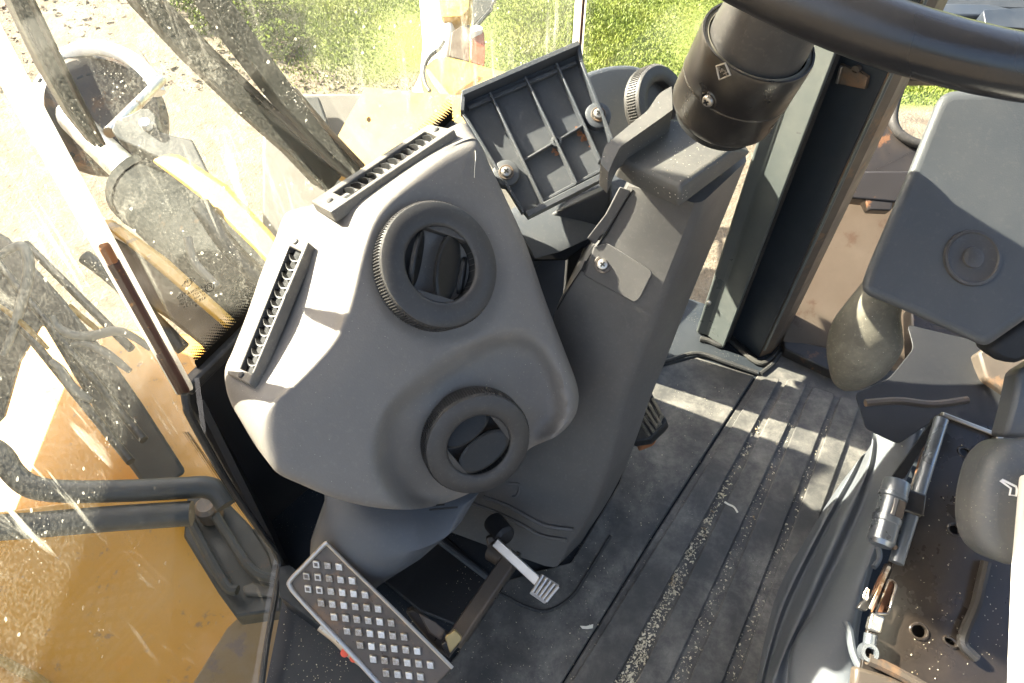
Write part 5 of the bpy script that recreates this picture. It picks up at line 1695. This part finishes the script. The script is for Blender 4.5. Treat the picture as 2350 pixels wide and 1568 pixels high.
# holes' dusty crease
# lever knob with its seat symbol
kn = thing('seat_lever', D(2290, 1150, .55), 'rounded grey seat lever handle with a white seat symbol, beside the pale cushion', 'lever')
KP = pl(2290, 1150, .575, -.12, .1, .98)
kout = round_poly([(2420, 1008), (2312, 1010), (2268, 1050), (2246, 1130), (2243, 1205), (2258, 1258), (2292, 1290), (2330, 1304), (2420, 1304)], [0, 20, 30, 40, 40, 30, 20, 10, 0], 5)
slab('handle', KP, kout, .05, M['leverknob'], kn, .014, 5)
sym = [(2295, 1103), (2299, 1101), (2331, 1117), (2333, 1124), (2331, 1138), (2316, 1136), (2319, 1121)]
bm = bmesh.new(); add_tube(bm, [KP.at(x, y, .0004) for x, y in sym], .0009, 6, True)
finish('seat_symbol', bm, M['iconwhite'], kn)
bm = bmesh.new(); add_tube(bm, [KP.at(x, y, .0004) for x, y in ((2333, 1128), (2344, 1127))], .0009, 6)
finish('seat_symbol', bm, M['iconwhite'], kn)
cu_ = thing('seat_cushion', D(2360, 1350, .52), 'sunlit pale seat cushion edge at the far lower right', 'seat cushion')
CUP = pl(2350, 1350, .53, -.3, .5, .8)
slab_ray('fabric', CUP, round_poly([(2338, 1090), (2600, 1060), (2600, 1720), (2306, 1720), (2312, 1500), (2320, 1300)], [10, 0, 0, 0, 10, 10], 4), .07, M['cushion'], cu_, .012, 4)
sp = thing('seat_side_panel', D(2330, 920, .62), 'blue grey seat side panel between the pedestal and the seat lever', 'panel')
slab('face', pl(2330, 930, .62, -.2, .1, .97), [(2338, 850), (2420, 800), (2420, 1005), (2302, 1004), (2322, 930)], .03, M['bellows'], sp, .004)

# folded rubber bellows along the seat base
be = thing('seat_bellows', FL.at(1850, 1300), 'blue grey pleated rubber bellows along the foot of the seat base', 'bellows')
def line(pts, zs):
    P = [horiz(z).at(x, y) for (x, y), z in zip(pts, zs)]
    return smooth_path(P, 6)
z_ = lambda a, n: [a] * n
L0 = line([(1984, 1068), (1958, 1076), (1931, 1106), (1860, 1215), (1780, 1361), (1733, 1568), (1700, 1720)], z_(.006, 7))
L1 = line([(1992, 1040), (1972, 1052), (1945, 1098), (1882, 1210), (1795, 1385), (1744, 1568), (1712, 1720)], z_(.030, 7))
L2 = line([(1996, 1030), (1984, 1042), (1962, 1094), (1902, 1206), (1812, 1390), (1753, 1568), (1722, 1720)], z_(.026, 7))
L3 = line([(2000, 1010), (2000, 1024), (1985, 1086), (1932, 1200), (1846, 1388), (1772, 1568), (1745, 1720)], z_(.055, 7))
L4 = line([(2004, 990), (2012, 1010), (2003, 1080), (1962, 1195), (1868, 1392), (1812, 1500), (1800, 1720)], z_(.050, 7))
L5 = line([(2014, 976), (2040, 985), (2032, 1080), (1984, 1200), (1890, 1396), (1830, 1500), (1830, 1720)], z_(.065, 7))
L6 = line([(2060, 984), (2112, 980), (2084, 1060), (2012, 1240), (1962, 1400), (1950, 1530), (1990, 1720)], z_(.085, 7))
L7 = line([(2100, 1000), (2120, 990), (2095, 1060), (2022, 1240), (1976, 1400), (1966, 1530), (2000, 1720)], z_(.06, 7))
rings = []
LN = [L0, L1, L2, L3, L4, L5, L6, L7]
# soften across the folds
cross = []
n = len(L0)
for k in range(n):
    row = smooth_path([L[k] for L in LN], 5)
    cross.append(row)
bm = bmesh.new()
Vv = [[bm.verts.new(p) for p in r] for r in cross]
Vb = [[bm.verts.new(p + Vector((.004, .003, -.004))) for p in r] for r in cross]
for a in range(n - 1):
    for b in range(len(cross[0]) - 1):
        bm.faces.new((Vv[a][b], Vv[a][b + 1], Vv[a + 1][b + 1], Vv[a + 1][b]))
        bm.faces.new((Vb[a][b], Vb[a + 1][b], Vb[a + 1][b + 1], Vb[a][b + 1]))
finish('pleats', bm, M['bellows'], be, 60, recalc=False)
tube('flap_edge', smooth_path([horiz(.10).at(*p) for p in ((1998, 1238), (2012, 1252), (2018, 1275), (2012, 1292), (2004, 1302))], 5), .003, M['bellows'], be, 8)
tube('flap_edge', smooth_path([horiz(.10).at(*p) for p in ((1940, 1428), (1948, 1450), (1955, 1490), (1966, 1520), (1990, 1560))], 5), .004, M['bellows'], be, 8)

# ================================================================ litter on the floor
bm = bmesh.new()
def crumb(p, s):
    r = [Vector((random.gauss(0, 1), random.gauss(0, 1), random.gauss(0, .6))).normalized() * s * random.uniform(.5, 1.2) for _ in range(5)]
    vs = [bm.verts.new(p + q + Vector((0, 0, s * .6))) for q in r]
    for q in ((0, 1, 2), (0, 2, 3), (0, 3, 1), (1, 2, 4), (2, 3, 4), (3, 1, 4)):
        bm.faces.new([vs[i] for i in q])
ctrs = [((1749, 959), (1432, 1568)), ((1823, 959), (1554, 1568)), ((1900, 959), (1672, 1568))]
G4 = horiz(.004)
for gi, (a, b) in enumerate(ctrs):
    for _ in range([620, 260, 170][gi]):
        t_ = random.random() ** (.6 if gi == 0 else .8) * 1.05
        if gi == 0 and t_ > .45 and random.random() < .2:
            continue
        wid = lerp(6, 19, t_)
        x = lerp(a[0], b[0], t_) + random.uniform(-wid, wid); y = lerp(a[1], b[1], t_)
        crumb(G4.at(x, y), random.choice((.0006, .0009, .0013, .0019)) * (1.35 if gi == 0 else 1))
for (cx_, cy_, n_c, sx_, sy_) in ((1545, 1330, 90, 9, 16), (1580, 1268, 60, 8, 10), (1470, 1500, 120, 14, 20), (1440, 1560, 90, 14, 14)):
    for _ in range(n_c):
        crumb(G4.at(random.gauss(cx_, sx_), random.gauss(cy_, sy_)), random.choice((.0009, .0013, .0019)))
G6 = horiz(.0065)
for _ in range(1500):
    x, y = random.uniform(1020, 1760), random.uniform(880, 1600)
    p = G6.at(x, y)
    if x < 1316 and y < 1300:
        continue
    crumb(p, random.choice((.0004, .0005, .0006, .0009)))
for _ in range(260):
    crumb(horiz(.001).at(random.uniform(650, 960), random.uniform(1400, 1600)), random.choice((.0005, .0007, .0009)))
for _ in range(90):
    crumb(HT.at(random.uniform(1440, 1660), random.uniform(310, 410), .0), random.choice((.0002, .0003, .0005)))
for _ in range(160):
    crumb(SBP.at(random.uniform(2060, 2300), random.uniform(1020, 1560), .0), random.choice((.0005, .0007, .0009)))
o = stuff(finish('crumbs', bm, M['crumb'], None, 20))
o['label'] = 'pale chaff and crumbs scattered in the mat grooves and on the floor'
ch = slab('wood_chip', G6, [(1331, 1436), (1345, 1437), (1361, 1432), (1360, 1441), (1348, 1443), (1336, 1442)], .0012, M['chip'], None, 0, off=.0015)
tag(ch, 'white curved wood chip lying on the flat mat near the lower edge', 'chip')
sw_ = tube('straw', smooth_path([horiz(.0095).at(*p) for p in ((1662, 1152), (1672, 1158), (1684, 1164), (1692, 1176))], 5), .0012, M['chip'], None, 6)
tag(sw_, 'short bent pale straw on the ribbed mat', 'straw')

hr_ = tube('fibre', smooth_path([CFP.at(x, y, .0015) for x, y in ((1090, 346), (1091, 362), (1089, 385), (1088, 408))], 5), .00022, M['chip'], None, 5)
tag(hr_, 'thin pale hair lying on the upper right corner of the console face', 'hair')
